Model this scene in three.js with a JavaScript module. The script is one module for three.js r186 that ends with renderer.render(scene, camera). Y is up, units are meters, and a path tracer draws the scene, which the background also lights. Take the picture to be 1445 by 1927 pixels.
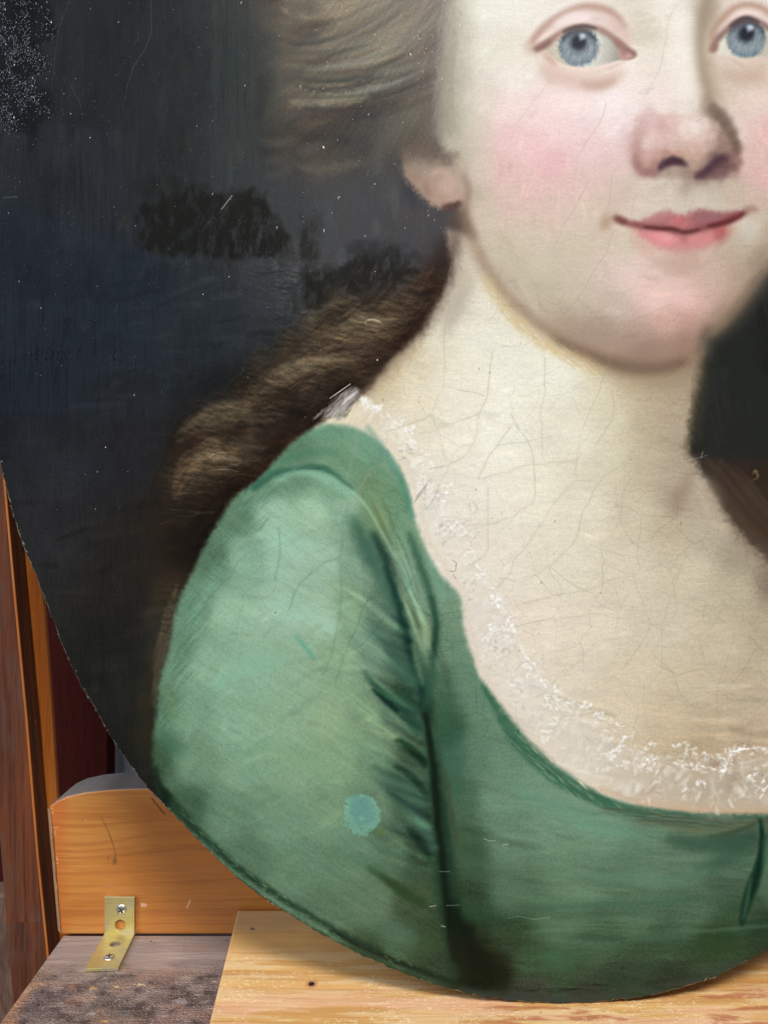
import * as THREE from 'three';
import { RoundedBoxGeometry } from 'three/addons/geometries/RoundedBoxGeometry.js';
import { mergeGeometries } from 'three/addons/utils/BufferGeometryUtils.js';
import { RectAreaLightUniformsLib } from 'three/addons/lights/RectAreaLightUniformsLib.js';

// ---- camera: square to the canvas, 36 cm in front of it
const K = 0.00025, DIST = 0.3625;                     // metres per canvas unit; distance of the lens from the canvas
const scene = new THREE.Scene();
const camera = new THREE.PerspectiveCamera(2 * Math.atan(963.5 * K / DIST) * 180 / Math.PI, 767 / 1024, 0.02, 30);
camera.position.set(0, 0, DIST); camera.lookAt(0, 0, 0);

// ---- light: a studio window high on the left in front of the easel, an added overhead panel, a dim room
RectAreaLightUniformsLib.init();
scene.background = new THREE.Color().setRGB(0.16, 0.155, 0.145);
const renderer = new THREE.WebGLRenderer({ antialias: true });
renderer.setSize(767, 1024); renderer.toneMapping = THREE.LinearToneMapping; renderer.toneMappingExposure = 1;
renderer.shadowMap.enabled = true;
const WIN = { x0: -3.0, x1: -1.6, y0: 1.2, y1: 2.8, z: 1.9, c: [0.72, 0.87, 1.04], i: 18 };
const PANEL = { x: 0.5, y: 3.1, z: 2.8, w: 1.4, d: 0.8, c: [1.0, 0.955, 0.87], i: 65 };
const wl = new THREE.RectAreaLight(new THREE.Color().setRGB(...WIN.c), WIN.i, WIN.x1 - WIN.x0, WIN.y1 - WIN.y0);
wl.name = 'window_light'; wl.position.set((WIN.x0 + WIN.x1) / 2, (WIN.y0 + WIN.y1) / 2, WIN.z - 0.012); wl.rotation.set(0, 0, 0); scene.add(wl);   // shines along -z
const cl = new THREE.RectAreaLight(new THREE.Color().setRGB(...PANEL.c), PANEL.i, PANEL.w, PANEL.d);
cl.name = 'panel_light'; cl.position.set(PANEL.x, PANEL.y - 0.012, PANEL.z); cl.rotation.x = -Math.PI / 2; scene.add(cl);   // shines down

// point on the plane at depth z that lies on the line of sight through canvas unit (u, v)
const at = (u, v, z) => new THREE.Vector3((u - 722.5) * K * (DIST - z) / DIST, -(v - 963.5) * K * (DIST - z) / DIST, z);
const used = {};
const numbered = (n) => { used[n] = (used[n] ?? -1) + 1; return used[n] ? n + '_' + String(used[n]).padStart(3, '0') : n; };
function thing(name, label, category, pos = [0, 0, 0]) { const o = new THREE.Group(); o.name = numbered(name); o.position.set(...pos); o.userData = { label, category }; scene.add(o); return o; }
function part(name, geo, mat, parent) { const m = new THREE.Mesh(geo, mat); m.name = name; m.castShadow = m.receiveShadow = true; parent.add(m); return m; }
// ---------------------------------------------------------------------------------------------
// THE PAINTED PICTURE. Coordinates u, v: quarter-millimetre units on the canvas, u to the right, v down.
// What the painter put there, cracks, losses, grime, and a bluish sheen coloured into the ground.
// ---------------------------------------------------------------------------------------------
function rng(seed) { let a = seed >>> 0; return () => { a = (a + 0x6d2b79f5) | 0; let t = Math.imul(a ^ (a >>> 15), 1 | a); t = (t + Math.imul(t ^ (t >>> 7), 61 | t)) ^ t; return ((t ^ (t >>> 14)) >>> 0) / 4294967296; }; }
const NT = new Float32Array(65536);
{ const r = rng(77); for (let i = 0; i < 65536; i++) NT[i] = r(); }
function tn(x, y) {                                   // value noise, 0..1
  const ix = Math.floor(x), iy = Math.floor(y); let fx = x - ix, fy = y - iy;
  fx = fx * fx * (3 - 2 * fx); fy = fy * fy * (3 - 2 * fy);
  const a = (iy & 255) << 8, b = ((iy + 1) & 255) << 8, c = ix & 255, d = (ix + 1) & 255;
  const p = NT[a | c], q = NT[a | d], r = NT[b | c], s = NT[b | d];
  return p + (q - p) * fx + (r - p + (p - q - r + s) * fx) * fy;
}
function fbm(x, y, o = 3) { let s = 0, a = 0.5, t = 0; for (let i = 0; i < o; i++) { s += a * tn(x + i * 17.3, y + i * 9.1); t += a; a *= 0.5; x *= 2.03; y *= 2.03; } return s / t; }
const clamp01 = (x) => (x < 0 ? 0 : x > 1 ? 1 : x), sstep = (a, b, x) => { const t = clamp01((x - a) / (b - a)); return t * t * (3 - 2 * t); };
const pairs = (a) => { const o = []; for (let i = 0; i < a.length; i += 2) o.push([a[i], a[i + 1]]); return o; };
function spline(p, closed = false, n = 10) {          // Catmull-Rom through the points; extra components (widths) go along
  const o = [], m = p.length, g = (i) => (closed ? p[(i + m) % m] : p[Math.min(m - 1, Math.max(0, i))]);
  for (let i = 0; i < (closed ? m : m - 1); i++) {
    const a = g(i - 1), b = g(i), c = g(i + 1), d = g(i + 2);
    for (let k = 0; k < n; k++) {
      const t = k / n, t2 = t * t, t3 = t2 * t;
      o.push(b.map((_, j) => 0.5 * (2 * b[j] + (c[j] - a[j]) * t + (2 * a[j] - 5 * b[j] + 4 * c[j] - d[j]) * t2 + (3 * b[j] - a[j] - 3 * c[j] + d[j]) * t3)));
    }
  }
  if (!closed) o.push(p[m - 1]);
  return o;
}

class Painting {
  constructor(u0, v0, w, h, s) {                      // the piece of canvas from (u0, v0), w by h units, s texels per unit
    this.u0 = u0; this.v0 = v0; this.s = s; this.W = Math.round(w * s); this.H = Math.round(h * s);
    this.rgb = new Float32Array(this.W * this.H * 3); this.hgt = new Float32Array(this.W * this.H); this.gls = new Float32Array(this.W * this.H);
  }
  canvas(box, pad) {
    const { s } = this, x0 = Math.max(0, Math.floor((box[0] - pad - this.u0) * s)), y0 = Math.max(0, Math.floor((box[1] - pad - this.v0) * s));
    const x1 = Math.min(this.W, Math.ceil((box[2] + pad - this.u0) * s)), y1 = Math.min(this.H, Math.ceil((box[3] + pad - this.v0) * s));
    if (x1 - x0 < 2 || y1 - y0 < 2) return null;
    const c = document.createElement('canvas'); c.width = x1 - x0; c.height = y1 - y0;
    const g = c.getContext('2d'); g.setTransform(s, 0, 0, s, -this.u0 * s - x0, -this.v0 * s - y0); g.lineCap = 'round'; g.lineJoin = 'round';
    return { c, g, x0, y0, w: x1 - x0, h: y1 - y0 };
  }
  mask(draw, box, soft = 1, wob = 0, wl = 7) {        // coverage 0..1 of what draw(ctx) fills, softened
    const k = this.canvas(box, soft * 2.6 + wob + 3); if (!k) return null;
    k.g.fillStyle = k.g.strokeStyle = '#fff'; draw(k.g);
    const d = k.g.getImageData(0, 0, k.w, k.h).data; let a = new Float32Array(k.w * k.h);
    for (let i = 0, q = 3; i < a.length; i++, q += 4) a[i] = d[q] * 0.00392157;
    const r = soft * this.s - 0.5; if (r > 0.3) a = blur(a, k.w, k.h, r);
    if (wob) {
      const b = new Float32Array(a.length), m = wob * this.s;
      for (let y = 0; y < k.h; y++) for (let x = 0; x < k.w; x++) {
        const u = (x + k.x0) / this.s + this.u0, v = (y + k.y0) / this.s + this.v0;
        const xx = Math.round(x + (fbm(u / wl, v / wl, 2) - 0.5) * 2 * m), yy = Math.round(y + (fbm(u / wl + 40, v / wl + 90, 2) - 0.5) * 2 * m);
        b[y * k.w + x] = a[Math.min(k.h - 1, Math.max(0, yy)) * k.w + Math.min(k.w - 1, Math.max(0, xx))];
      }
      a = b;
    }
    k.a = a; return k;
  }
  each(m, f) { if (!m) return; const { s } = this; for (let y = 0; y < m.h; y++) for (let x = 0; x < m.w; x++) { const a = m.a[y * m.w + x]; if (a > 0.002) f((y + m.y0) * this.W + x + m.x0, (x + m.x0 + 0.5) / s + this.u0, (y + m.y0 + 0.5) / s + this.v0, a); } }
  put(m, color, op = 1, tex) {                        // color: [r,g,b] or (u,v)=>[r,g,b]; tex(u,v): how much of the paint takes
    const f = typeof color === 'function', { rgb } = this;
    this.each(m, (i, u, v, a) => {
      const c = f ? color(u, v) : color; let o = a * op; if (tex) o *= tex(u, v);
      const j = i * 3; rgb[j] += (c[0] - rgb[j]) * o; rgb[j + 1] += (c[1] - rgb[j + 1]) * o; rgb[j + 2] += (c[2] - rgb[j + 2]) * o;
    });
  }
  shape(flat, color, { soft = 2, op = 1, wob = 0, wl = 7, tex, sharp = false, lift = 0 } = {}) {
    const p = sharp ? pairs(flat) : spline(pairs(flat), true), m = this.mask((g) => trace(g, p), boxOf(p), soft, wob, wl);
    this.put(m, color, op, tex); if (lift) this.each(m, (i, u, v, a) => { this.hgt[i] += a * lift; });
    return m;
  }
  brush(flat, w, color, { soft = 2, op = 1, wob = 0, wl = 7, tex, lift = 0 } = {}) {   // a stroke along points; w: number, or one width per point
    const q = pairs(flat), n = q.length, p = spline(q.map(([x, y], i) => [x, y, typeof w === 'number' ? w : w[Math.min(i, w.length - 1)]]), false, 8);
    const L = [], R = [];
    p.forEach((a, i) => { const b = p[Math.min(p.length - 1, i + 1)], c = p[Math.max(0, i - 1)], dx = b[0] - c[0], dy = b[1] - c[1], l = Math.hypot(dx, dy) || 1, h = Math.max(0.15, (a[2] + (soft > 2 ? soft * 0.55 : 0)) / 2); L.push([a[0] - dy / l * h, a[1] + dx / l * h]); R.push([a[0] + dy / l * h, a[1] - dx / l * h]); });
    const poly = L.concat(R.reverse()), m = this.mask((g) => trace(g, poly), boxOf(poly), soft, wob, wl);
    this.put(m, color, op, tex); if (lift) this.each(m, (i, u, v, a) => { this.hgt[i] += a * lift; });
  }
  ribbon(flat, w, soft, wob = 0, wl = 9) {
    const q = pairs(flat), p = spline(q.map(([x, y], i) => [x, y, w[Math.min(i, w.length - 1)]]), false, 8), L = [], R = [];
    p.forEach((a, i) => { const b = p[Math.min(p.length - 1, i + 1)], c = p[Math.max(0, i - 1)], dx = b[0] - c[0], dy = b[1] - c[1], l = Math.hypot(dx, dy) || 1, h = Math.max(0.2, a[2] / 2); L.push([a[0] - dy / l * h, a[1] + dx / l * h]); R.push([a[0] + dy / l * h, a[1] - dx / l * h]); });
    const poly = L.concat(R.reverse()); return this.mask((g) => trace(g, poly), boxOf(poly), soft, wob, wl);
  }
  tone(flat, w, gain, soft = 3, hue = 0) {             // the same paint, a little leaner or fuller: hue > 0 warmer
    this.each(this.ribbon(flat, w, soft, soft * 0.4), (i, u, v, a) => { const j = i * 3, k = 1 + (gain - 1) * a; this.rgb[j] *= k * (1 + hue * a); this.rgb[j + 1] *= k; this.rgb[j + 2] *= k * (1 - hue * a); });
  }
  strands(guides, n, colors, { seed = 1, w = [0.8, 2], a = [0.1, 0.4], len = [0.3, 0.8], jit = 4, lift = 0.15, soft = 1.1 } = {}) {   // many hairs between neighbouring guide curves
    const r = rng(seed), G = guides.map((f) => spline(pairs(f), false, 12)), all = G.flat(), k = this.canvas(boxOf(all), 12); 
    const list = [];
    for (let i = 0; i < n; i++) list.push([r(), r(), r(), r(), r(), r(), r(), r()]);
    if (!k) return;
    for (const q of list) {
      const gi = Math.min(G.length - 2, Math.floor(q[0] * (G.length - 1))), t = q[0] * (G.length - 1) - gi, A = G[gi], B = G[gi + 1], l = len[0] + (len[1] - len[0]) * q[1], s0 = q[2] * (1 - l);
      const c = colors[Math.floor(q[3] * colors.length)], al = a[0] + (a[1] - a[0]) * q[4]; k.g.strokeStyle = `rgba(${c[0]},${c[1]},${c[2]},${al})`; k.g.lineWidth = w[0] + (w[1] - w[0]) * q[5] * q[5];
      k.g.beginPath();
      for (let j = 0; j <= 14; j++) {
        const f = s0 + l * j / 14, pa = A[Math.round(f * (A.length - 1))], pb = B[Math.round(f * (B.length - 1))], o = (fbm(f * 3 + q[6] * 50, q[7] * 50, 2) - 0.5) * jit * 2;
        const x = pa[0] + (pb[0] - pa[0]) * t + o, y = pa[1] + (pb[1] - pa[1]) * t + o; j ? k.g.lineTo(x, y) : k.g.moveTo(x, y);
      }
      k.g.stroke();
    }
    this.over(k, lift, soft);
  }
  over(k, lift = 0, soft = 0) {                        // lay a drawn canvas on, its wet edges melted by soft
    const d = k.g.getImageData(0, 0, k.w, k.h).data, { rgb } = this, n = k.w * k.h, r = soft * this.s - 0.4, ch = [0, 1, 2, 3].map((c) => { let a = new Float32Array(n); for (let i = 0; i < n; i++) a[i] = c < 3 ? d[i * 4 + c] * d[i * 4 + 3] / 255 : d[i * 4 + 3] / 255; return r > 0.2 ? blur(a, k.w, k.h, r) : a; });
    for (let y = 0; y < k.h; y++) for (let x = 0; x < k.w; x++) {
      const i = y * k.w + x, a = ch[3][i]; if (a < 0.002) continue;
      const o = (y + k.y0) * this.W + x + k.x0, j = o * 3;
      for (let c = 0; c < 3; c++) rgb[j + c] += ch[c][i] - rgb[j + c] * a;
      if (lift) this.hgt[o] += a * lift;
    }
  }
  at(u, v) { const x = Math.floor((u - this.u0) * this.s), y = Math.floor((v - this.v0) * this.s); return x < 0 || y < 0 || x >= this.W || y >= this.H ? -1 : (y * this.W + x) * 3; }
  all(f) { const { s, W, H } = this; for (let y = 0; y < H; y++) for (let x = 0; x < W; x++) f(y * W + x, (x + 0.5) / s + this.u0, (y + 0.5) / s + this.v0); }
}
function trace(g, p) { g.beginPath(); p.forEach(([x, y], i) => (i ? g.lineTo(x, y) : g.moveTo(x, y))); g.closePath(); g.fill(); }
function boxOf(p) { const b = [1e9, 1e9, -1e9, -1e9]; for (const [x, y] of p) { b[0] = Math.min(b[0], x); b[1] = Math.min(b[1], y); b[2] = Math.max(b[2], x); b[3] = Math.max(b[3], y); } return b; }
function blur(a, w, h, sigma) {                        // three box passes, fractional radius
  const r = Math.floor(sigma), fr = sigma - r, nrm = 1 / (2 * r + 1 + 2 * fr), e = r + 1, line = new Float32Array(w + 2 * e + 1), sum = new Float32Array(w); let src = a, dst = new Float32Array(a.length);
  for (let pass = 0; pass < 3; pass++) {
    for (let y = 0; y < h; y++) {
      const o = y * w; line.fill(src[o], 0, e); line.set(src.subarray(o, o + w), e); line.fill(src[o + w - 1], e + w);
      let s = 0; for (let x = 1; x <= 2 * r + 1; x++) s += line[x];
      for (let x = 0; x < w; x++) { dst[o + x] = (s + fr * (line[x] + line[x + 2 * e])) * nrm; s += line[x + 2 * e] - line[x + 1]; }
    }
    [src, dst] = [dst, src];
    const row = (y) => (y < 0 ? 0 : y >= h ? h - 1 : y) * w;
    sum.fill(0); for (let y = -r; y <= r; y++) { const o = row(y); for (let x = 0; x < w; x++) sum[x] += src[o + x]; }
    for (let y = 0; y < h; y++) {
      const o = y * w, t = row(y - r - 1), b = row(y + r + 1), q = row(y - r);
      for (let x = 0; x < w; x++) { dst[o + x] = (sum[x] + fr * (src[t + x] + src[b + x])) * nrm; sum[x] += src[b + x] - src[q + x]; }
    }
    [src, dst] = [dst, src];
  }
  return src;
}
function field(pts, eps = 30, pw = 2, st = 8, pad = 120) {                // colours mixed wet in wet between dabs [u, v, r, g, b]; coarse grid, read bilinearly
  const b = boxOf(pts), x0 = b[0] - pad, y0 = b[1] - pad, w = Math.ceil((b[2] - b[0] + 2 * pad) / st) + 2, h = Math.ceil((b[3] - b[1] + 2 * pad) / st) + 2, g = new Float32Array(w * h * 3);
  for (let y = 0; y < h; y++) for (let x = 0; x < w; x++) {
    let s = 0, r = 0, gg = 0, bb = 0; const u = x0 + x * st, v = y0 + y * st;
    for (const p of pts) { const d = (p[0] - u) ** 2 + (p[1] - v) ** 2 + eps * eps, k = 1 / d ** pw; s += k; r += k * p[2]; gg += k * p[3]; bb += k * p[4]; }
    const i = (y * w + x) * 3; g[i] = r / s; g[i + 1] = gg / s; g[i + 2] = bb / s;
  }
  const out = [0, 0, 0];
  return (u, v) => {
    const X = Math.min(w - 1.001, Math.max(0, (u - x0) / st)), Y = Math.min(h - 1.001, Math.max(0, (v - y0) / st)), ix = X | 0, iy = Y | 0, fx = X - ix, fy = Y - iy, i = (iy * w + ix) * 3;
    for (let c = 0; c < 3; c++) { const p = g[i + c], q = g[i + 3 + c], r = g[i + w * 3 + c], s = g[i + w * 3 + 3 + c]; out[c] = p + (q - p) * fx + (r - p + (p - q - r + s) * fx) * fy; }
    return out;
  };
}
const rows = (n, a) => { const o = []; for (let i = 0; i < a.length; i += n) o.push(a.slice(i, i + n)); return o; };
// dry brush: streaks along direction ang (radians), len by wid units, share = how much takes
const dry = (ang, len, wid, lo = 0.3, hi = 0.75) => { const c = Math.cos(ang), s = Math.sin(ang); return (u, v) => sstep(lo, hi, fbm((u * c + v * s) / len, (v * c - u * s) / wid, 3)); };
const SLEEVE = [610, 799, 646, 800, 686, 812, 719, 839, 746, 869, 759, 899, 772, 935, 779, 970, 799, 1026, 822, 1073, 859, 1113, 870, 1139, 874, 1186, 889, 1232, 902, 1272, 935, 1319, 960, 1351, 994, 1400, 1044, 1442, 1094, 1477, 1148, 1502, 1195, 1513, 1245, 1522, 1296, 1529, 1363, 1532, 1445, 1531, 1520, 1524, 1640, 1490, 1760, 1420, 1850, 1300, 1930, 1180, 2050, 1120, 2300, 1300, 2300, 2000, 380, 2000, 326, 1540, 304, 1496, 291, 1455, 288, 1425, 289, 1392, 295, 1335, 302, 1276, 316, 1226, 332, 1146, 359, 1083, 392, 1016, 425, 960, 442, 935, 480, 908, 500, 889, 540, 842, 573, 815];
const FACE = [860, -60, 850, 0, 838, 100, 833, 180, 832, 240, 838, 290, 852, 330, 862, 370, 872, 410, 884, 440, 905, 490, 935, 540, 985, 592, 1027, 625, 1071, 650, 1111, 668, 1148, 680, 1195, 687, 1245, 685, 1295, 672, 1330, 628, 1363, 600, 1396, 558, 1423, 523, 1450, 492, 1490, 430, 1530, 330, 1560, 200, 1572, 80, 1560, -60, 1520, -200, 1400, -300, 1200, -330, 1000, -290, 900, -190];
const CHEST = [852, 430, 850, 480, 850, 513, 839, 546, 819, 580, 796, 620, 762, 656, 726, 693, 696, 728, 660, 752, 610, 790, 600, 830, 700, 1000, 800, 1300, 1000, 1560, 1500, 1580, 1760, 1440, 1860, 1300, 1880, 1150, 1800, 1080, 1700, 1060, 1600, 1090, 1500, 1085, 1445, 1046, 1398, 1003, 1360, 950, 1330, 902, 1312, 868, 1297, 840, 1304, 780, 1312, 730, 1318, 690, 1318, 640, 1200, 600, 1000, 500];

function paintPortrait(P) {
  const D2 = Math.PI / 180;
  // ---- ground: dark warm brown-black, brushed vertically and in patches, bluish varnish sheen coloured in at left
  const bg = field(rows(5, [-20, 0, 40, 42, 47, 150, 60, 37, 39, 42, 300, 100, 40, 44, 45, 420, 100, 44, 48, 48, 100, 300, 36, 39, 43, 300, 260, 42, 44, 45, 450, 250, 50, 53, 53, 60, 480, 36, 43, 54, 240, 560, 38, 46, 56, 60, 680, 36, 43, 55, 350, 640, 39, 44, 49, 560, 400, 60, 61, 64, 700, 380, 72, 71, 73, 800, 470, 70, 67, 69, 620, 330, 70, 68, 66, 780, 400, 76, 73, 74, 130, 850, 40, 42, 48, 250, 840, 38, 38, 41, 100, 1000, 38, 38, 40, 230, 1050, 37, 34, 31, 200, 1250, 31, 31, 29, 280, 1400, 27, 28, 24, 330, 1000, 40, 34, 29, 1400, 720, 33, 35, 32, 1350, 800, 36, 37, 34, 1445, 560, 34, 36, 34, 1700, 400, 34, 34, 32, 1700, 900, 30, 29, 26, 2100, 200, 34, 33, 31, 700, -500, 40, 38, 35, 1500, -600, 40, 38, 35]), 60);
  P.all((i, u, v) => { const c = bg(u, v), dk = 0.66 + 0.3 * sstep(0, 600, u + (v > 700 ? (v - 700) * 1.4 : 0)), n = (tn(u / 2.2, v / 34) - 0.5) * 2.5 + (tn(u / 1.7, v / 1.7) - 0.5) * 5 + (fbm(u / 60, v / 90, 3) - 0.5) * 9 + (fbm(u / 14, v / 30, 2) - 0.5) * 4, j = i * 3; P.rgb[j] = c[0] * dk + n; P.rgb[j + 1] = c[1] * dk + n; P.rgb[j + 2] = c[2] * dk + n; P.hgt[i] = (tn(u / 2, v / 40) + tn(u / 5, v / 60)) * 0.12; P.gls[i] = 0.5 + (fbm(u / 50, v / 70, 3) - 0.5) * 0.25; });
  const gloss = (m, g) => P.each(m, (i, u, v, a) => { P.gls[i] += (g - P.gls[i]) * a; });
  // broad vertical brush passes, slightly greener or bluer, with visible straight sides
  for (const [x, y, w, h, c, o] of [[395, -10, 95, 500, [52, 57, 57], 0.5], [262, 320, 250, 180, [46, 50, 55], 0.3], [600, 300, 70, 190, [66, 67, 70], 0.6], [664, 235, 60, 260, [64, 66, 70], 0.55], [100, 240, 170, 240, [38, 41, 47], 0.5], [470, 290, 90, 170, [58, 60, 62], 0.5], [740, 330, 120, 180, [66, 64, 68], 0.5], [0, 560, 330, 230, [35, 42, 51], 0.45]])
    P.shape([x, y, x + w, y + 8, x + w - 6, y + h, x + 4, y + h - 14], c, { soft: 5, wob: 10, wl: 26, op: o, sharp: true, tex: dry(90 * D2, 60, 4, 0.1, 0.6) });
  // cleaned, deeper patches where the old varnish is off: outlines are brush made
  const dark = { soft: 6, wob: 12, wl: 17, sharp: true };
  for (const [f, c, o] of [
    [[258, 395, 300, 372, 350, 345, 388, 362, 430, 372, 486, 352, 502, 385, 522, 424, 540, 440, 538, 478, 470, 486, 400, 488, 330, 480, 268, 474], [23, 22, 18], 0.72],
    [[262, 345, 330, 325, 380, 338, 400, 352, 330, 372, 262, 372], [33, 34, 32], 0.6],
    [[572, 408, 598, 404, 600, 488, 574, 500, 566, 470], [36, 35, 32], 0.7], [[572, 500, 604, 520, 640, 496, 700, 468, 745, 478, 790, 520, 772, 536, 690, 548, 610, 572, 588, 588, 570, 560], [26, 25, 21], 0.72],
    [[640, 462, 680, 452, 760, 462, 800, 500, 720, 488, 660, 478], [44, 44, 46], 0.6],
    [[142, 742, 190, 712, 240, 700, 300, 708, 300, 738, 240, 752, 160, 760], [31, 33, 36], 0.5], [[320, 718, 400, 690, 470, 690, 450, 722, 380, 746, 330, 748], [31, 32, 33], 0.55],
    [[100, 800, 150, 790, 180, 815, 140, 850, 95, 838], [32, 34, 36], 0.3]]) gloss(P.shape(f, c, { ...dark, op: o, tex: (u, v) => 0.35 + 0.65 * sstep(0.2, 0.6, fbm((u + v * 0.2) / 12, v / 26, 3) * 0.75 + fbm(u / 2.5, v / 5, 2) * 0.25) }), 0.9);
  for (let k = 0; k < 300; k++) {                      // brush passes of the ground: upright at the top, slanting towards the shoulder below
    const r = rng(11000 + k), x = r() * 860, y = -20 + r() * 1450, a = y < 480 ? 1.45 + r() * 0.25 : 2.75 + r() * 0.5, l = 30 + r() * 80, w = 4 + r() * 16; if (x > 480 && y < 330) continue; P.tone([x, y, x + Math.cos(a) * l * 0.5, y + Math.sin(a) * l * 0.5, x + Math.cos(a) * l, y + Math.sin(a) * l], [w * 0.5, w, w * 0.5], 0.84 + r() * 0.32, 2 + r() * 3, (r() - 0.5) * 0.05);
  }
  for (let k = 0; k < 120; k++) {                      // frayed strokes round the cleaned patches
    const r = rng(12000 + k), e = [[260, 400], [300, 480], [400, 486], [500, 400], [540, 450], [470, 360], [570, 560], [600, 520], [700, 470], [780, 525], [690, 548], [330, 350]][k % 12], x = e[0] + (r() - 0.5) * 70, y = e[1] + (r() - 0.5) * 50, a = 0.9 + r() * 1.2, l = 14 + r() * 34; P.brush([x, y, x + Math.cos(a) * l * 0.5, y + Math.sin(a) * l * 0.5, x + Math.cos(a) * l, y + Math.sin(a) * l], [2, 5 + r() * 9, 2], r() < 0.5 ? [32, 31, 28] : [50, 52, 54], { soft: 2, wob: 4, wl: 6, op: 0.35 });
  }
  for (let k = 0; k < 60; k++) {                       // rubbed scumbles between blue-grey bloom, partly painted-in sheen, and bare ground
    const r = rng(900 + k), x = 150 + r() * 420, y = 600 + r() * 190 - (x - 150) * 0.25, w = 20 + r() * 60;
    P.brush([x, y, x + w * 0.5, y - w * 0.12, x + w, y - w * 0.1], [2, 6 + r() * 8, 2], r() < 0.55 ? [50, 54, 58] : [28, 28, 28], { soft: 2, wob: 6, wl: 9, op: 0.3, tex: dry(-12 * D2, 22, 4, 0.2, 0.7) });
  }
  // the painter's faint script, nearly lost in the dark
  { const k = P.canvas([40, 540, 300, 700], 4); if (k) { k.g.fillStyle = 'rgba(14,17,26,0.45)'; k.g.font = 'italic 32px serif'; k.g.fillText('Pinx.t', 62, 678); k.g.font = 'italic 30px serif'; k.g.fillText('L', 74, 614); k.g.fillText('e', 118, 612); k.g.fillText('C.', 208, 678); P.over(k); } }

  // ---- powdered hair above
  const hair = field(rows(5, [500, 0, 70, 64, 60, 560, 20, 122, 112, 98, 640, 15, 138, 129, 114, 720, 30, 134, 128, 116, 790, 30, 122, 113, 104, 840, 20, 116, 106, 102, 500, 90, 66, 68, 68, 560, 80, 92, 83, 75, 640, 90, 124, 115, 101, 700, 80, 130, 122, 108, 770, 90, 114, 106, 96, 830, 90, 96, 87, 84, 505, 160, 78, 79, 74, 560, 130, 108, 100, 86, 640, 140, 120, 112, 96, 720, 130, 112, 103, 92, 790, 150, 96, 88, 82, 830, 150, 92, 82, 78, 510, 210, 78, 76, 70, 560, 175, 112, 103, 90, 640, 190, 104, 96, 84, 700, 190, 96, 88, 80, 780, 210, 104, 99, 90, 830, 230, 112, 107, 98, 520, 260, 72, 68, 62, 590, 222, 78, 68, 64, 650, 218, 78, 70, 67, 700, 235, 72, 70, 70, 760, 240, 92, 88, 82, 820, 280, 98, 88, 80, 560, 240, 66, 60, 56, 600, 262, 76, 67, 61, 650, 260, 62, 62, 63, 700, 290, 64, 65, 66, 600, 310, 80, 74, 67, 650, 315, 76, 72, 67, 560, 310, 66, 63, 60, 790, 310, 88, 78, 72, 700, -120, 140, 130, 116, 900, -300, 146, 138, 124, 1200, -420, 150, 142, 128, 1500, -300, 126, 116, 104, 1650, -100, 110, 102, 92, 1660, 200, 90, 82, 74, 1640, 420, 70, 62, 56]), 26);
  P.shape([478, -40, 484, 60, 500, 150, 512, 230, 528, 290, 560, 328, 640, 326, 690, 310, 740, 300, 780, 310, 830, 320, 875, 300, 905, 100, 880, -60, 950, -250, 1200, -300, 1450, -240, 1560, -40, 1570, 150, 1540, 330, 1480, 460, 1560, 520, 1690, 380, 1730, 150, 1720, -100, 1620, -330, 1400, -500, 1150, -540, 850, -460, 640, -280], hair, { soft: 17, wob: 14, wl: 34, op: 0.97 });
  const hc = [[150, 141, 124], [128, 119, 104], [104, 96, 86], [84, 76, 70], [140, 132, 116], [96, 90, 82]], hl = [[166, 157, 138], [150, 142, 126], [136, 128, 112]], hd = [[62, 56, 53], [76, 68, 63], [70, 64, 60]];
  const up = [[800, -40, 720, 20, 640, 60, 570, 75, 520, 60], [850, -30, 770, 60, 690, 105, 600, 120, 535, 118], [850, 60, 790, 110, 710, 140, 630, 152, 550, 150], [848, 120, 780, 150, 700, 172, 620, 178, 545, 172]];
  P.strands(up, 700, hc, { seed: 5, w: [1, 5], a: [0.04, 0.15], jit: 9, soft: 1.8 });
  P.strands([[800, -20, 750, 30, 700, 60, 640, 95], [840, 30, 770, 90, 700, 125, 640, 140]], 200, hl, { seed: 6, w: [0.8, 3], a: [0.05, 0.2], jit: 9, soft: 1.5 });
  P.strands([[760, -30, 690, -5, 620, 10, 555, 25, 530, 10], [740, 0, 680, 20, 620, 34, 565, 32, 530, 26]], 200, [[150, 138, 118], [160, 150, 130], [126, 112, 96]], { seed: 66, w: [0.8, 3], a: [0.05, 0.18], jit: 8, soft: 1.6 });
  P.strands([[740, 120, 690, 150, 630, 160, 560, 160], [760, 150, 690, 176, 630, 184, 545, 176]], 140, hl, { seed: 7, w: [0.8, 2.6], a: [0.06, 0.2], jit: 8, soft: 1.5 });
  P.brush([548, 58, 580, 50, 612, 44, 630, 36], [6, 16, 12, 4], [70, 62, 58], { soft: 7, op: 0.6, wob: 6 }); P.brush([555, 160, 610, 168, 670, 160, 720, 140], [5, 9, 10, 4], [82, 74, 66], { soft: 4, op: 0.7, wob: 5 });
  P.brush([545, 190, 590, 196, 640, 190, 690, 184], [12, 20, 18, 6], [136, 126, 106], { soft: 5, op: 0.75, wob: 7, wl: 12 }); P.strands([[542, 186, 590, 188, 650, 184, 700, 176], [550, 199, 600, 203, 650, 198, 700, 186]], 120, hl, { seed: 8, a: [0.06, 0.2] });
  P.brush([545, 214, 600, 211, 660, 212, 720, 202, 760, 188], [4, 14, 20, 16, 5], [68, 60, 58], { soft: 6, op: 0.75, wob: 5 });
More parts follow.
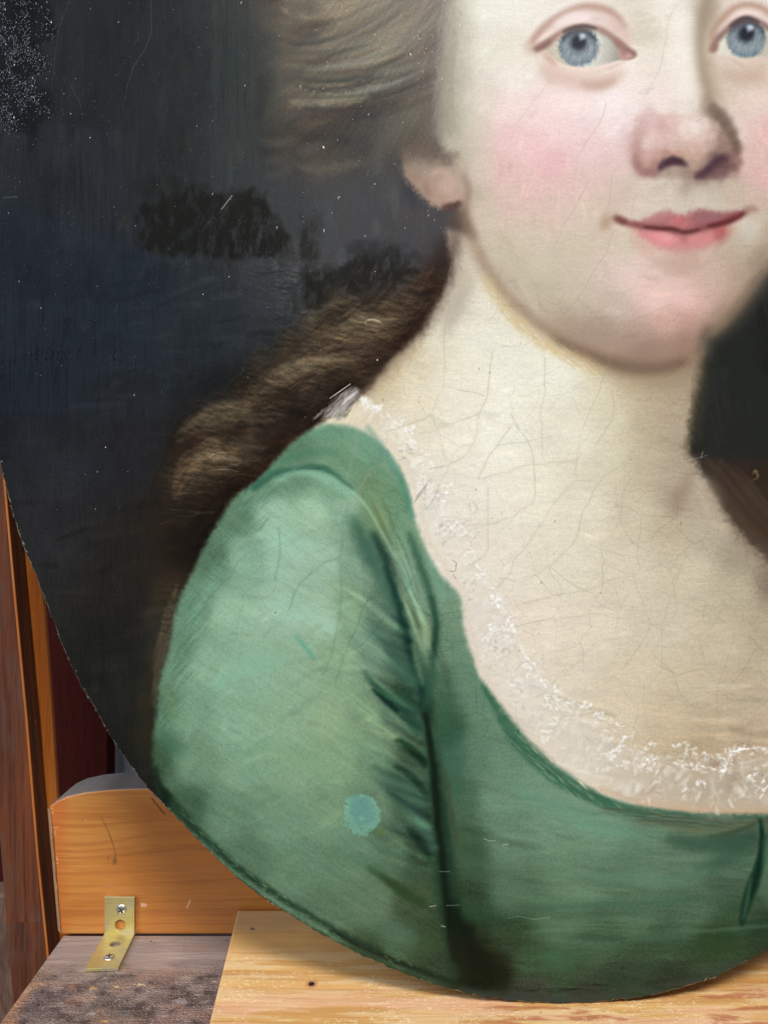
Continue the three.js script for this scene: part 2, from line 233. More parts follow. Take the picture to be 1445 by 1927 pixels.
  P.brush([570, 262, 620, 240, 670, 222, 712, 212], [5, 18, 24, 10], [60, 58, 60], { soft: 7, op: 0.7, wob: 6 }); P.brush([566, 258, 600, 262, 660, 266], [4, 12, 12], [52, 50, 50], { soft: 5, op: 0.55, wob: 5 });
  P.brush([560, 236, 600, 228, 660, 224], [3, 9, 4], [92, 80, 70], { soft: 5, op: 0.6, wob: 5 }); P.brush([562, 312, 600, 318, 650, 312, 690, 300], [4, 13, 11, 4], [98, 92, 82], { soft: 5, op: 0.7, wob: 6 });
  P.brush([700, 330, 716, 280, 740, 240, 790, 205], [6, 26, 30, 10], [106, 104, 96], { soft: 10, op: 0.5, wob: 6 });
  P.brush([838, 60, 826, 110, 832, 160, 822, 240], [18, 26, 24, 12], [86, 76, 76], { soft: 9, op: 0.6, wob: 7 }); P.brush([778, 262, 790, 285, 812, 300, 838, 296, 852, 310], [10, 26, 26, 22, 8], [100, 86, 78], { soft: 8, op: 0.7, wob: 7 });
  P.strands([[800, 10, 770, 70, 720, 130, 700, 180], [852, 10, 832, 80, 800, 160, 760, 230], [858, 200, 840, 240, 810, 280, 790, 300]], 300, [[130, 122, 116], [112, 102, 94], [92, 84, 80], [140, 130, 122]], { seed: 9, w: [1, 4], a: [0.03, 0.1], jit: 12, soft: 2.4 });

  P.each(P.mask((g) => g.fillRect(500, -60, 340, 380), [500, -60, 840, 320], 26), (i, u, v, a) => { const j = i * 3, q = (u - 850) * 0.0022, X = u * 0.94 - v * (0.34 + q), Y = v * 0.94 + u * (0.34 + q), n = ((fbm(X / 40, Y / 9, 3) - 0.5) * 0.1 + (tn(u / 1.7, v / 1.7) - 0.5) * 0.1) * a; for (let c = 0; c < 3; c++) P.rgb[j + c] *= (1 + n) * (1 - a * [0.07, 0.095, 0.13][c]); });
  for (let k = 0; k < 170; k++) { const r = rng(13000 + k), t = r(), A = spline(pairs(up[Math.floor(r() * 3.99)]), false, 6), i0 = Math.floor(r() * 14), seg = A.slice(i0, i0 + 10 + Math.floor(r() * 6)), oy = (r() - 0.5) * 60 + (t > 0.6 ? 26 : 0); if (seg.length < 5) continue; const f = [0, 0.33, 0.66, 1].flatMap((q) => { const p = seg[Math.round(q * (seg.length - 1))]; return [p[0], p[1] + oy]; }); const w = 2 + r() * 9; P.tone(f, [w * 0.4, w, w, w * 0.4], 0.9 + r() * 0.17, 2 + r() * 2.4, (r() - 0.7) * 0.04); }
  for (let k = 0; k < 60; k++) { const r = rng(13500 + k), x = 490 + r() * 90, y = r() * 330, l = 20 + r() * 50; P.brush([x + l, y - 8 * r(), x + l * 0.5, y + 4, x - 10 * r(), y + (r() - 0.3) * 24], [4, 8 + r() * 8, 2], r() < 0.5 ? [60, 60, 60] : [86, 80, 74], { soft: 4, op: 0.3, wob: 4 }); }
  // ---- the long curls on the shoulder
  const curl = field(rows(5, [850, 500, 50, 40, 38, 820, 540, 62, 44, 34, 770, 570, 58, 46, 34, 700, 560, 40, 36, 28, 660, 590, 92, 80, 60, 730, 600, 82, 68, 50, 620, 620, 96, 86, 66, 690, 650, 80, 68, 54, 780, 610, 66, 44, 32, 760, 640, 58, 42, 32, 560, 640, 74, 68, 56, 600, 680, 104, 94, 78, 660, 690, 70, 58, 46, 720, 690, 56, 44, 36, 520, 700, 82, 74, 62, 560, 720, 88, 78, 64, 620, 730, 52, 42, 34, 470, 740, 62, 52, 42, 540, 770, 50, 42, 34, 600, 780, 48, 38, 30, 400, 760, 72, 62, 50, 360, 790, 56, 48, 40, 430, 800, 62, 54, 44, 400, 850, 98, 88, 68, 450, 860, 84, 74, 58, 350, 840, 52, 42, 34, 520, 830, 52, 40, 32, 340, 900, 72, 60, 46, 400, 890, 70, 60, 46, 470, 890, 54, 42, 32, 350, 950, 46, 38, 30, 400, 950, 48, 38, 30, 310, 1020, 42, 34, 28, 360, 1050, 44, 36, 28, 320, 1130, 52, 46, 34, 300, 1200, 60, 54, 40, 280, 1280, 46, 42, 32, 280, 1380, 40, 38, 28]), 18);
  P.shape([858, 440, 858, 500, 846, 560, 800, 630, 730, 700, 680, 760, 610, 815, 560, 850, 490, 925, 430, 980, 380, 1070, 345, 1150, 320, 1260, 306, 1400, 290, 1450, 262, 1400, 276, 1280, 296, 1140, 284, 1060, 300, 960, 310, 880, 326, 800, 400, 750, 460, 700, 520, 640, 590, 600, 640, 560, 730, 550, 800, 500], curl, { soft: 15, wob: 16, wl: 30 });
  const cc = [[118, 106, 82], [92, 80, 62], [66, 52, 40], [48, 38, 30], [134, 122, 96], [84, 60, 44]], cd = [[40, 30, 24], [52, 40, 30], [34, 28, 22]], cl = [[124, 113, 90], [132, 121, 97], [104, 93, 73]];
  P.strands([[845, 500, 820, 560, 760, 630, 690, 700, 610, 790], [800, 500, 760, 560, 700, 620, 640, 680, 560, 800], [660, 560, 600, 610, 540, 660, 470, 720, 420, 800]], 700, [[60, 46, 36], [76, 58, 44], [48, 38, 32], [92, 80, 64]], { seed: 11, w: [1, 4], a: [0.04, 0.2], jit: 8 });
  for (const [gd, n, col, sd] of [
    [[[790, 592, 730, 600, 680, 592, 630, 620, 590, 640], [770, 620, 720, 634, 660, 640, 610, 660, 560, 672]], 260, cc, 1], [[[770, 590, 720, 596, 680, 590, 640, 604], [760, 606, 710, 618, 670, 616, 630, 630]], 160, cl, 2],
    [[[680, 650, 620, 660, 570, 674, 510, 706, 480, 730], [680, 690, 620, 700, 560, 716, 500, 740, 450, 760]], 320, cc, 3], [[[640, 664, 600, 672, 550, 684, 510, 700], [630, 690, 590, 700, 550, 710, 500, 724]], 160, cl, 4],
    [[[560, 740, 500, 750, 430, 756, 370, 776, 330, 810], [560, 790, 500, 800, 430, 806, 380, 816, 330, 840]], 320, cc, 5], [[[500, 744, 440, 752, 390, 764, 340, 800], [480, 770, 430, 778, 390, 786, 340, 820]], 120, cl, 6],
    [[[470, 836, 430, 838, 390, 836, 340, 870, 320, 920], [470, 880, 430, 886, 380, 890, 350, 916, 330, 950]], 320, cc, 7], [[[450, 846, 420, 846, 390, 846, 350, 880], [446, 872, 420, 872, 390, 872, 350, 900]], 150, cl, 8],
    [[[560, 840, 500, 880, 430, 940, 380, 1010], [520, 830, 450, 880, 380, 930, 330, 1010]], 240, cd.concat([[84, 60, 42]]), 9], [[[340, 1080, 316, 1150, 296, 1230, 282, 1320], [330, 1120, 322, 1180, 302, 1260, 292, 1350]], 150, [[96, 88, 66], [70, 62, 46], [52, 46, 34]], 10]])
    P.strands(gd, Math.round(n * 0.8), col, { seed: 20 + sd, w: [0.9, 3.4], a: [0.05, 0.2], jit: 11, lift: 0.2, soft: 1.6 });
  for (const [f, w, c, o] of [[[800, 520, 830, 560, 800, 610, 740, 660, 700, 700], [10, 24, 30, 24, 8], [58, 36, 26], 0.5], [[640, 700, 590, 712, 540, 740, 480, 770], [8, 18, 20, 8], [46, 34, 26], 0.7], [[690, 724, 630, 760, 560, 800, 500, 850], [12, 40, 44, 20], [44, 32, 24], 0.6], [[470, 806, 420, 816, 370, 826, 330, 850], [8, 14, 16, 6], [46, 32, 26], 0.7], [[470, 900, 420, 920, 380, 960, 350, 1010], [10, 26, 26, 8], [42, 32, 25], 0.6], [[596, 806, 560, 830, 520, 862, 460, 920, 424, 970], [3, 9, 10, 9, 6], [92, 58, 34], 0.55], [[700, 552, 640, 590, 590, 612], [8, 18, 6], [30, 28, 24], 0.6]])
    P.brush(f, w, c, { soft: 8, wob: 8, wl: 14, op: o, tex: dry(-35 * D2, 40, 4, 0, 0.6) });
  P.brush([686, 606, 700, 601, 716, 606], [2, 4, 2], [176, 164, 140], { soft: 0.8, op: 0.8, lift: 0.6 }); P.brush([392, 861, 410, 852, 445, 852], [1, 2, 1], [150, 136, 108], { soft: 0.7, op: 0.7, lift: 0.5 }); P.brush([392, 886, 425, 883, 450, 888], [1, 2, 1], [128, 116, 92], { soft: 0.7, op: 0.6, lift: 0.5 });

  // single hairs and dry drags over the curls
  for (let k = 0; k < 260; k++) { const r = rng(3100 + k), t = r(), c0 = [[760, 590], [690, 620], [620, 660], [560, 700], [500, 740], [440, 780], [400, 850], [370, 900], [350, 960]][Math.floor(t * 8.99)], x = c0[0] + (r() - 0.5) * 130, y = c0[1] + (r() - 0.5) * 66, l = 14 + r() * 46, b = (r() - 0.3) * 10, li = r(); if (x + y < 1255 || y > 1090 - x * 0.34) continue; P.brush([x, y + b, x + l * 0.5, y - b * 0.4, x + l, y + (r() - 0.6) * 8], [0.5, 0.9 + r() * 1.3, 0.5], li < 0.45 ? [136, 124, 100] : li < 0.7 ? [98, 86, 66] : [42, 32, 26], { soft: 0.9, op: 0.14 + 0.22 * r(), lift: 0.3 }); }
  for (let k = 0; k < 200; k++) { const r = rng(14000 + k), t = r(), x = 330 + t * 450 + (r() - 0.5) * 60, y = 960 - t * 380 + (r() - 0.5) * 190, l = 20 + r() * 60, c = (r() - 0.4) * 24, w = 3 + r() * 10; P.tone([x, y + c, x + l * 0.5, y - c * 0.3, x + l, y + (r() - 0.65) * 16], [w * 0.4, w, w * 0.4], 0.78 + r() * 0.4, 1.8 + r() * 2, (r() - 0.4) * 0.06); }
  P.each(P.mask((g) => g.fillRect(260, 500, 620, 700), [260, 500, 880, 1200], 30), (i, u, v, a) => { const j = i * 3, n = ((fbm((u + v * 0.25) / 16, (v - u * 0.25) / 4.5, 3) - 0.5) * 0.5 + (tn(u / 1.7, v / 1.7) - 0.5) * 0.14) * a * sstep(40, 62, P.rgb[j]); for (let c = 0; c < 3; c++) P.rgb[j + c] *= 1 + n; });
  P.tone([846, 480, 836, 540, 800, 606, 740, 672, 670, 730, 590, 800, 500, 890, 420, 980, 360, 1070], [30, 60, 70, 60, 50, 50, 60, 60, 40], 0.72, 16, 0.03); P.tone([560, 620, 500, 680, 430, 730, 350, 780, 310, 850, 300, 960], [30, 60, 60, 50, 40, 40], 0.7, 18); P.tone([660, 700, 600, 730, 520, 780, 440, 812], [20, 36, 40, 20], 0.75, 9); P.tone([480, 900, 430, 930, 370, 980, 330, 1060], [20, 60, 70, 50], 0.7, 16);
  P.each(P.mask((g) => g.fillRect(240, 540, 600, 560), [240, 540, 840, 1100], 40), (i, u, v, a) => { const j = i * 3; if (P.rgb[j] > P.rgb[j + 2] + 4) for (let c = 0; c < 3; c++) P.rgb[j + c] *= 1 - a * [0.1, 0.13, 0.15][c]; });
  // ---- neck and bosom
  const chest = field(rows(5, [870, 470, 196, 182, 164, 870, 520, 208, 196, 176, 930, 560, 226, 218, 198, 850, 580, 212, 204, 184, 900, 640, 232, 226, 208, 820, 640, 222, 212, 190, 780, 680, 214, 202, 174, 720, 730, 206, 190, 158, 1000, 660, 234, 228, 210, 1060, 720, 234, 229, 212, 950, 720, 237, 231, 214, 860, 740, 234, 226, 206, 780, 760, 228, 216, 190, 1120, 720, 220, 210, 184, 1180, 720, 196, 178, 146, 1240, 730, 180, 162, 134, 1290, 720, 172, 154, 130, 1300, 680, 150, 132, 114, 1150, 790, 216, 206, 180, 1220, 800, 188, 172, 142, 1270, 790, 176, 158, 134, 1290, 840, 166, 148, 126, 1080, 820, 230, 222, 202, 1150, 870, 214, 204, 178, 1220, 880, 194, 180, 152, 1260, 890, 178, 162, 140, 1275, 940, 164, 146, 126, 940, 830, 238, 232, 216, 860, 830, 236, 228, 210, 780, 830, 226, 214, 190, 1000, 920, 234, 226, 206, 900, 920, 232, 224, 208, 820, 900, 224, 214, 198, 1100, 950, 226, 216, 194, 1200, 960, 206, 194, 168, 1270, 990, 190, 176, 150, 1320, 930, 178, 162, 142, 1330, 980, 186, 172, 150, 1390, 1040, 160, 146, 126, 1445, 1100, 128, 108, 92, 1445, 1180, 180, 166, 140, 950, 1050, 230, 220, 202, 870, 1040, 226, 214, 198, 1060, 1060, 226, 216, 194, 1180, 1070, 216, 204, 180, 1300, 1080, 206, 194, 168, 1400, 1110, 192, 180, 152, 1000, 1180, 230, 216, 196, 920, 1180, 222, 210, 196, 1120, 1180, 222, 210, 188, 1250, 1180, 208, 196, 172, 1360, 1200, 200, 186, 160, 1445, 1260, 190, 174, 148, 1060, 1290, 224, 210, 188, 1000, 1300, 222, 210, 196, 1180, 1280, 214, 200, 174, 1300, 1290, 204, 188, 160, 1400, 1310, 186, 170, 144, 1150, 1360, 216, 200, 174, 1260, 1370, 202, 184, 154, 1360, 1380, 186, 166, 138, 1445, 1370, 194, 174, 146, 1320, 1410, 182, 160, 130, 1420, 1410, 190, 168, 142, 1100, 1400, 218, 206, 188, 1600, 1200, 176, 158, 132, 1700, 1300, 168, 148, 124]), 34);
  const nb = (a) => (u, v) => (fbm(u / 44, v / 15, 3) - 0.5) * a * 0.9 + (tn(u / 10, v / 3) - 0.5) * a * 0.7 + (tn((u + v) / 4, (v - u) / 4) - 0.5) * a * 0.5 + (tn(u / 1.7, v / 1.7) - 0.5) * a * 0.55 + (fbm(u / 70, v / 70, 2) - 0.5) * a * 0.6;
  const withN = (f, a) => { const n = nb(a); return (u, v) => { const c = f(u, v), k = n(u, v); return [c[0] + k, c[1] + k, c[2] + k * 0.8]; }; };
  const ch = (u, v) => { const c = chest(u, v); return [c[0] - 2, c[1] - 1, c[2] + 1]; }, mc = P.shape(CHEST, withN(ch, 9), { soft: 5, wob: 4, wl: 14 }); gloss(mc, 0.62);
  // hair laid over the neck's edges, soft
  P.brush([862, 400, 856, 460, 853, 513, 838, 556, 815, 592, 780, 640, 740, 684, 700, 722, 672, 748], [8, 10, 10, 12, 14, 14, 14, 14, 10], [74, 54, 44], { soft: 9, op: 0.6, wob: 5 });
  P.brush([870, 500, 862, 560, 830, 610], [8, 22, 10], [176, 160, 142], { soft: 12, op: 0.55 }); P.brush([800, 640, 750, 690, 700, 735], [6, 18, 8], [198, 176, 138], { soft: 9, op: 0.5 }); P.brush([888, 520, 870, 560, 850, 600, 836, 634], [4, 12, 16, 6], [150, 138, 128], { soft: 8, op: 0.35, wob: 5 });
  // right of the neck: dark ground, brown hair coming down on the shoulder
  P.brush([1318, 650, 1316, 700, 1307, 760, 1299, 810, 1290, 850], [4, 9, 11, 12, 10], [92, 82, 62], { soft: 5, op: 0.55, wob: 4 });
  P.shape([1336, 640, 1400, 575, 1460, 500, 1700, 460, 1700, 1000, 1445, 980, 1390, 900, 1326, 866, 1306, 844, 1316, 770, 1325, 700], bg, { soft: 8, wob: 7, op: 0.97 }); P.brush([1326, 660, 1324, 710, 1314, 770, 1304, 830], [10, 18, 18, 12], [66, 60, 48], { soft: 8, op: 0.55, wob: 6 });
  const rh = field(rows(5, [1330, 880, 62, 50, 42, 1380, 890, 50, 38, 32, 1445, 880, 46, 36, 30, 1400, 940, 58, 44, 34, 1445, 940, 52, 42, 32, 1420, 985, 60, 44, 33, 1470, 1040, 64, 52, 42, 1600, 1000, 46, 36, 28]), 16);
  P.shape([1296, 846, 1330, 862, 1390, 870, 1460, 862, 1640, 880, 1720, 1060, 1600, 1100, 1480, 1074, 1430, 1034, 1388, 990, 1352, 936, 1322, 890], rh, { soft: 10, wob: 8 });
  P.strands([[1300, 850, 1340, 880, 1380, 930, 1420, 980, 1470, 1030], [1380, 870, 1410, 900, 1440, 940, 1480, 980, 1540, 1010]], 260, [[70, 56, 44], [44, 35, 28], [84, 68, 54], [58, 42, 31]], { seed: 41, a: [0.05, 0.18], jit: 9, soft: 2 });
  P.brush([1306, 880, 1292, 910, 1274, 940, 1268, 970], [6, 14, 14, 6], [140, 120, 100], { soft: 9, op: 0.6 }); P.brush([1300, 900, 1320, 908, 1338, 930, 1350, 960], [6, 20, 22, 8], [190, 174, 150], { soft: 9, op: 0.55 }); P.brush([1340, 905, 1372, 960, 1410, 1010, 1450, 1050], [10, 18, 22, 22], [104, 86, 72], { soft: 12, op: 0.55 });
  P.brush([1416, 892, 1420, 884, 1424, 898, 1414, 904], [2, 4, 3, 1], [112, 94, 66], { soft: 1.5, wob: 2, op: 0.8, lift: 0.4 });
  for (const [x, y, w, h, c] of [[1330, 690, 40, 160, [42, 44, 42]], [1390, 620, 50, 230, [34, 37, 33]], [1345, 750, 90, 30, [40, 42, 40]], [1420, 560, 60, 140, [24, 25, 23]]]) P.shape([x, y, x + w, y + 6, x + w - 5, y + h, x + 5, y + h - 10], c, { soft: 6, wob: 12, wl: 20, op: 0.5, sharp: true, tex: dry(80 * D2, 40, 5, 0.1, 0.6) });
  P.brush([1322, 646, 1336, 660, 1340, 680], [3, 12, 3], [56, 60, 62], { soft: 6, op: 0.5, wob: 4 });

  // ---- face
  const face = field(rows(5, [870, -20, 206, 200, 186, 858, 60, 196, 190, 174, 850, 150, 184, 178, 162, 848, 230, 176, 168, 150, 856, 300, 182, 168, 150, 880, 370, 178, 164, 146, 920, 20, 224, 219, 207, 920, 100, 219, 213, 200, 910, 180, 216, 204, 192, 890, 250, 208, 194, 180, 900, 320, 208, 190, 176, 910, 400, 202, 186, 168, 930, 470, 196, 182, 162, 980, 10, 226, 220, 208, 970, 90, 222, 213, 200, 970, 150, 232, 221, 212, 960, 200, 232, 208, 204, 960, 260, 228, 192, 190, 950, 320, 220, 182, 178, 960, 380, 212, 184, 174, 1000, 440, 204, 188, 170, 1040, 0, 226, 216, 206, 1100, -10, 226, 216, 206, 1180, 10, 216, 205, 192, 1210, 60, 206, 195, 178, 1220, 110, 226, 214, 202, 1260, 20, 230, 222, 212, 1290, 40, 232, 224, 214, 1290, 110, 238, 228, 220, 1300, 170, 236, 224, 216, 1320, 20, 190, 180, 166, 1180, 150, 234, 221, 215, 1150, 190, 237, 223, 222, 1080, 190, 236, 216, 214, 1020, 210, 234, 208, 206, 1060, 240, 234, 206, 206, 1000, 280, 230, 192, 192, 1040, 310, 226, 182, 182, 1110, 270, 230, 200, 200, 1160, 240, 233, 214, 214, 1180, 290, 224, 194, 192, 1150, 320, 218, 188, 184, 1080, 350, 220, 188, 182, 1000, 350, 221, 186, 180, 1040, 400, 213, 188, 176, 1110, 400, 208, 190, 174, 1170, 350, 210, 192, 178, 1090, 470, 202, 188, 168, 1020, 490, 200, 187, 168, 960, 510, 190, 176, 156, 1020, 560, 188, 174, 154, 1060, 600, 176, 158, 140, 1090, 540, 200, 184, 166, 1140, 500, 212, 192, 180, 1170, 460, 206, 190, 172, 1160, 570, 196, 178, 164, 1130, 620, 170, 150, 136, 1180, 520, 220, 196, 188, 1230, 500, 214, 188, 178, 1230, 560, 224, 190, 182, 1290, 560, 222, 184, 176, 1260, 610, 202, 164, 152, 1200, 630, 180, 154, 140, 1210, 660, 152, 128, 114, 1290, 610, 190, 150, 138, 1290, 640, 160, 126, 112, 1330, 570, 206, 170, 160, 1340, 520, 196, 172, 158, 1300, 500, 200, 168, 156, 1380, 520, 176, 156, 138, 1400, 470, 186, 168, 150, 1430, 490, 152, 138, 118, 1360, 600, 150, 126, 108, 1445, 440, 176, 156, 136, 1420, 430, 200, 188, 172, 1210, 340, 212, 198, 184, 1240, 370, 208, 192, 178, 1300, 360, 196, 184, 170, 1345, 365, 190, 178, 162, 1380, 370, 196, 176, 160, 1420, 390, 198, 174, 160, 1240, 200, 234, 217, 212, 1250, 240, 224, 196, 190, 1345, 160, 206, 190, 174, 1370, 190, 214, 196, 182, 1420, 190, 222, 200, 190, 1400, 240, 218, 192, 184, 1445, 250, 220, 180, 176, 1420, 300, 216, 182, 174, 1445, 330, 214, 172, 168, 1380, 150, 210, 194, 180, 1430, 140, 208, 186, 170, 1360, 10, 214, 198, 188, 1420, 0, 220, 206, 196, 1550, 200, 190, 160, 150, 1530, 50, 200, 184, 170, 1200, -200, 226, 216, 204, 1450, -150, 210, 198, 184]), 22);
  const mf = P.shape(FACE, withN(face, 7), { soft: 6.5, wob: 3, wl: 14 }); gloss(mf, 0.62);
  P.strands([[846, -20, 850, 60, 842, 140, 846, 230], [880, -20, 868, 60, 858, 150, 862, 250]], 90, [[150, 142, 128], [128, 118, 106], [196, 190, 176]], { seed: 51, w: [0.8, 2.5], a: [0.05, 0.18], jit: 5 });
  for (let k = 0; k < 90; k++) { const r = rng(20000 + k), y = r() * 300, x = 846 - 10 * Math.sin(y / 100) + (r() - 0.6) * 26, l = 12 + r() * 34; P.brush([x, y, x - 5 + r() * 4, y + l * 0.5, x - 12 + r() * 16, y + l], [0.8, 1.6 + r() * 2.4, 0.6], r() < 0.5 ? [128, 118, 110] : [168, 160, 148], { soft: 1.4, op: 0.22, wob: 1.5, wl: 4 }); }
  // temple and jaw edge turning into the hair
  P.brush([862, -20, 858, 90, 852, 180, 858, 260, 872, 330], [26, 40, 44, 44, 26], [178, 172, 154], { soft: 14, op: 0.6, wob: 5 }); P.brush([850, -20, 842, 90, 836, 180, 842, 260], [12, 22, 26, 20], [138, 129, 117], { soft: 10, op: 0.6, wob: 6 });
  P.brush([866, 395, 884, 445, 912, 500, 944, 548, 990, 596, 1030, 626, 1074, 650, 1114, 668, 1150, 681, 1196, 690, 1246, 690, 1296, 676, 1320, 650], [8, 10, 12, 14, 16, 18, 20, 22, 26, 30, 30, 26, 14], [138, 112, 90], { soft: 9, op: 0.75 });
  P.brush([1040, 636, 1080, 656, 1120, 672, 1155, 684, 1200, 692, 1246, 690, 1290, 676], [4, 10, 15, 19, 22, 20, 12], [100, 80, 67], { soft: 7, op: 0.85 });
  P.brush([905, 516, 940, 566, 985, 616, 1040, 654, 1100, 684, 1140, 706], [8, 15, 18, 20, 20, 12], [204, 178, 130], { soft: 7, op: 0.7, wob: 5, tex: dry(38 * D2, 16, 3, 0.1, 0.6) });
  P.brush([1050, 600, 1100, 634, 1160, 652, 1230, 660, 1296, 640], [14, 40, 46, 42, 16], [156, 132, 115], { soft: 15, op: 0.6 }); P.brush([950, 480, 1000, 520, 1060, 548, 1110, 560], [24, 54, 54, 24], [192, 180, 160], { soft: 20, op: 0.5 });
  P.brush([1330, 632, 1364, 606, 1398, 562, 1425, 526, 1452, 494], [8, 10, 10, 9, 8], [112, 98, 78], { soft: 6, op: 0.7 });
  P.brush([1310, 660, 1312, 700, 1300, 760], [4, 10, 8], [128, 108, 88], { soft: 7, op: 0.5 });
  P.brush([1120, 690, 1190, 712, 1260, 716, 1310, 700], [8, 22, 26, 14], [150, 130, 106], { soft: 11, op: 0.55 });
  // ear
  const ear = field(rows(5, [765, 290, 110, 96, 84, 790, 300, 146, 132, 118, 830, 310, 160, 142, 126, 775, 330, 146, 124, 110, 810, 340, 166, 142, 128, 840, 350, 186, 158, 144, 860, 360, 176, 148, 134, 800, 360, 158, 132, 116, 830, 380, 168, 140, 124, 850, 320, 170, 150, 134]), 10);
  P.shape([757, 285, 775, 290, 800, 296, 840, 300, 880, 330, 880, 378, 862, 380, 846, 387, 826, 391, 806, 382, 788, 364, 768, 343, 758, 318], ear, { soft: 5, wob: 4 });
  P.brush([762, 286, 790, 290, 830, 296, 862, 300], [14, 22, 24, 16], [106, 92, 82], { soft: 8, op: 0.8, wob: 5 }); P.brush([860, 300, 872, 330, 876, 370], [14, 20, 12], [182, 166, 148], { soft: 9, op: 0.6 });
  P.brush([768, 322, 790, 324, 812, 318, 830, 306], [3, 6, 7, 4], [150, 136, 120], { soft: 4, op: 0.6 }); P.brush([812, 330, 822, 322, 840, 326, 852, 345, 846, 366], [4, 7, 6, 6, 4], [196, 164, 150], { soft: 4, op: 0.6 }); P.brush([806, 338, 800, 352, 808, 368], [3, 6, 3], [134, 106, 92], { soft: 4, op: 0.5 });
  P.brush([832, 388, 850, 390, 868, 380], [4, 11, 5], [88, 58, 52], { soft: 3.5, op: 0.85 }); P.brush([870, 330, 880, 350, 878, 376, 868, 392], [3, 6, 7, 4], [128, 108, 94], { soft: 5, op: 0.55 }); P.brush([880, 384, 872, 400, 880, 424, 894, 450], [4, 13, 12, 6], [118, 94, 76], { soft: 7, op: 0.7 });
  P.brush([852, 392, 856, 430, 854, 480], [12, 20, 10], [92, 74, 66], { soft: 8, op: 0.55 });
  // ---- eyes
  eye(P, 0); eye(P, 1);
  // ---- nose
  const N = (f, w, c, o, soft = 5) => P.brush(f, w, c, { soft, op: o });
  N([1296, 40, 1296, 90, 1300, 140, 1308, 190, 1322, 226], [12, 16, 18, 20, 14], [212, 200, 182], 0.5, 9);
  N([1340, -30, 1328, 13, 1319, 50, 1316, 94, 1321, 134, 1332, 174, 1347, 205, 1360, 228], [26, 25, 24, 24, 23, 24, 26, 18], [146, 128, 110], 0.58, 9); N([1332, -10, 1322, 40, 1319, 90, 1323, 134, 1336, 176], [6, 9, 8, 8, 5], [122, 104, 86], 0.4, 6);
  N([1336, 60, 1330, 100, 1338, 150, 1356, 190], [8, 14, 16, 8], [178, 158, 134], 0.6, 8); N([1345, 0, 1336, 30, 1328, 60], [22, 22, 12], [160, 140, 118], 0.6, 9);
  P.shape([1200, 250, 1220, 226, 1260, 216, 1310, 214, 1340, 226, 1350, 252, 1344, 282, 1324, 302, 1290, 300, 1240, 306, 1212, 312, 1198, 290], (u, v) => { const t = sstep(240, 304, v); return [221 - 20 * t, 192 - 24 * t, 184 - 30 * t]; }, { soft: 10, op: 0.85 });
  P.shape([1328, 176, 1348, 208, 1370, 240, 1383, 264, 1389, 286, 1386, 306, 1366, 318, 1340, 324, 1322, 308, 1336, 284, 1344, 258, 1342, 236, 1332, 206], [124, 101, 87], { soft: 6, op: 0.92 }); P.shape([1362, 250, 1378, 266, 1384, 290, 1372, 300, 1356, 290, 1354, 268], [146, 118, 103], { soft: 7, op: 0.5 });
  N([1340, 196, 1356, 222, 1370, 244, 1381, 266, 1387, 288], [6, 11, 12, 11, 8], [110, 92, 78], 0.6, 5);
  N([1282, 238, 1296, 246, 1318, 252], [12, 26, 16], [234, 216, 206], 0.85, 8); N([1230, 236, 1250, 244, 1272, 250], [8, 20, 12], [204, 166, 160], 0.7, 8); N([1216, 262, 1226, 274], [18, 18], [226, 197, 191], 0.7, 7); N([1270, 282, 1300, 280, 1328, 272], [10, 20, 14], [214, 184, 170], 0.6, 7);
  N([1218, 228, 1203, 246, 1194, 268, 1194, 292, 1203, 313, 1222, 328], [8, 12, 15, 17, 20, 12], [174, 134, 128], 0.75, 7); N([1194, 288, 1202, 312, 1220, 327, 1238, 322], [6, 10, 13, 8], [142, 100, 96], 0.75, 5); N([1216, 308, 1236, 302, 1252, 296], [8, 14, 8], [186, 146, 130], 0.7, 5); N([1186, 232, 1178, 262, 1182, 296], [8, 20, 8], [210, 180, 178], 0.5, 10);
  N([1238, 327, 1262, 320, 1284, 326, 1300, 336, 1326, 342], [6, 14, 14, 14, 10], [154, 134, 118], 0.7, 5); N([1294, 336, 1290, 350, 1284, 370], [22, 22, 10], [164, 142, 128], 0.65, 7);
  P.shape([1280, 304, 1298, 306, 1320, 298, 1336, 290, 1330, 312, 1312, 326, 1296, 326, 1284, 316], [184, 156, 136], { soft: 5, op: 0.85 }); N([1286, 318, 1298, 328, 1310, 332], [4, 8, 6], [140, 112, 104], 0.7, 4);
  P.shape([1236, 321, 1244, 308, 1258, 300, 1274, 297, 1286, 304, 1294, 315, 1282, 312, 1266, 310, 1252, 315, 1242, 324], [84, 58, 64], { soft: 3.4, op: 0.95 }); N([1246, 312, 1260, 304, 1278, 304], [4, 10, 5], [64, 44, 54], 0.7, 3); N([1246, 298, 1264, 291, 1286, 294], [4, 9, 4], [186, 138, 114], 0.6, 4);
  P.shape([1302, 335, 1318, 322, 1332, 306, 1350, 294, 1370, 293, 1384, 306, 1388, 316, 1376, 328, 1356, 334, 1334, 337, 1316, 340], [112, 82, 82], { soft: 4.5, op: 0.95 }); P.shape([1332, 316, 1346, 301, 1362, 295, 1369, 303, 1356, 314, 1340, 323, 1318, 333, 1306, 335], [72, 48, 58], { soft: 3, op: 0.95 });
  N([1386, 292, 1391, 308, 1384, 326], [6, 9, 5], [140, 98, 92], 0.7, 4); N([1320, 344, 1350, 342, 1384, 332], [6, 12, 6], [158, 136, 122], 0.6, 6);
  N([1282, 40, 1288, 90, 1294, 140, 1296, 190], [8, 16, 16, 8], [240, 231, 223], 0.6, 9);
  N([1226, 296, 1262, 288, 1300, 286, 1330, 276], [8, 16, 18, 12], [196, 160, 142], 0.55, 6); N([1222, 318, 1240, 312, 1250, 318], [6, 9, 6], [152, 112, 102], 0.6, 4);
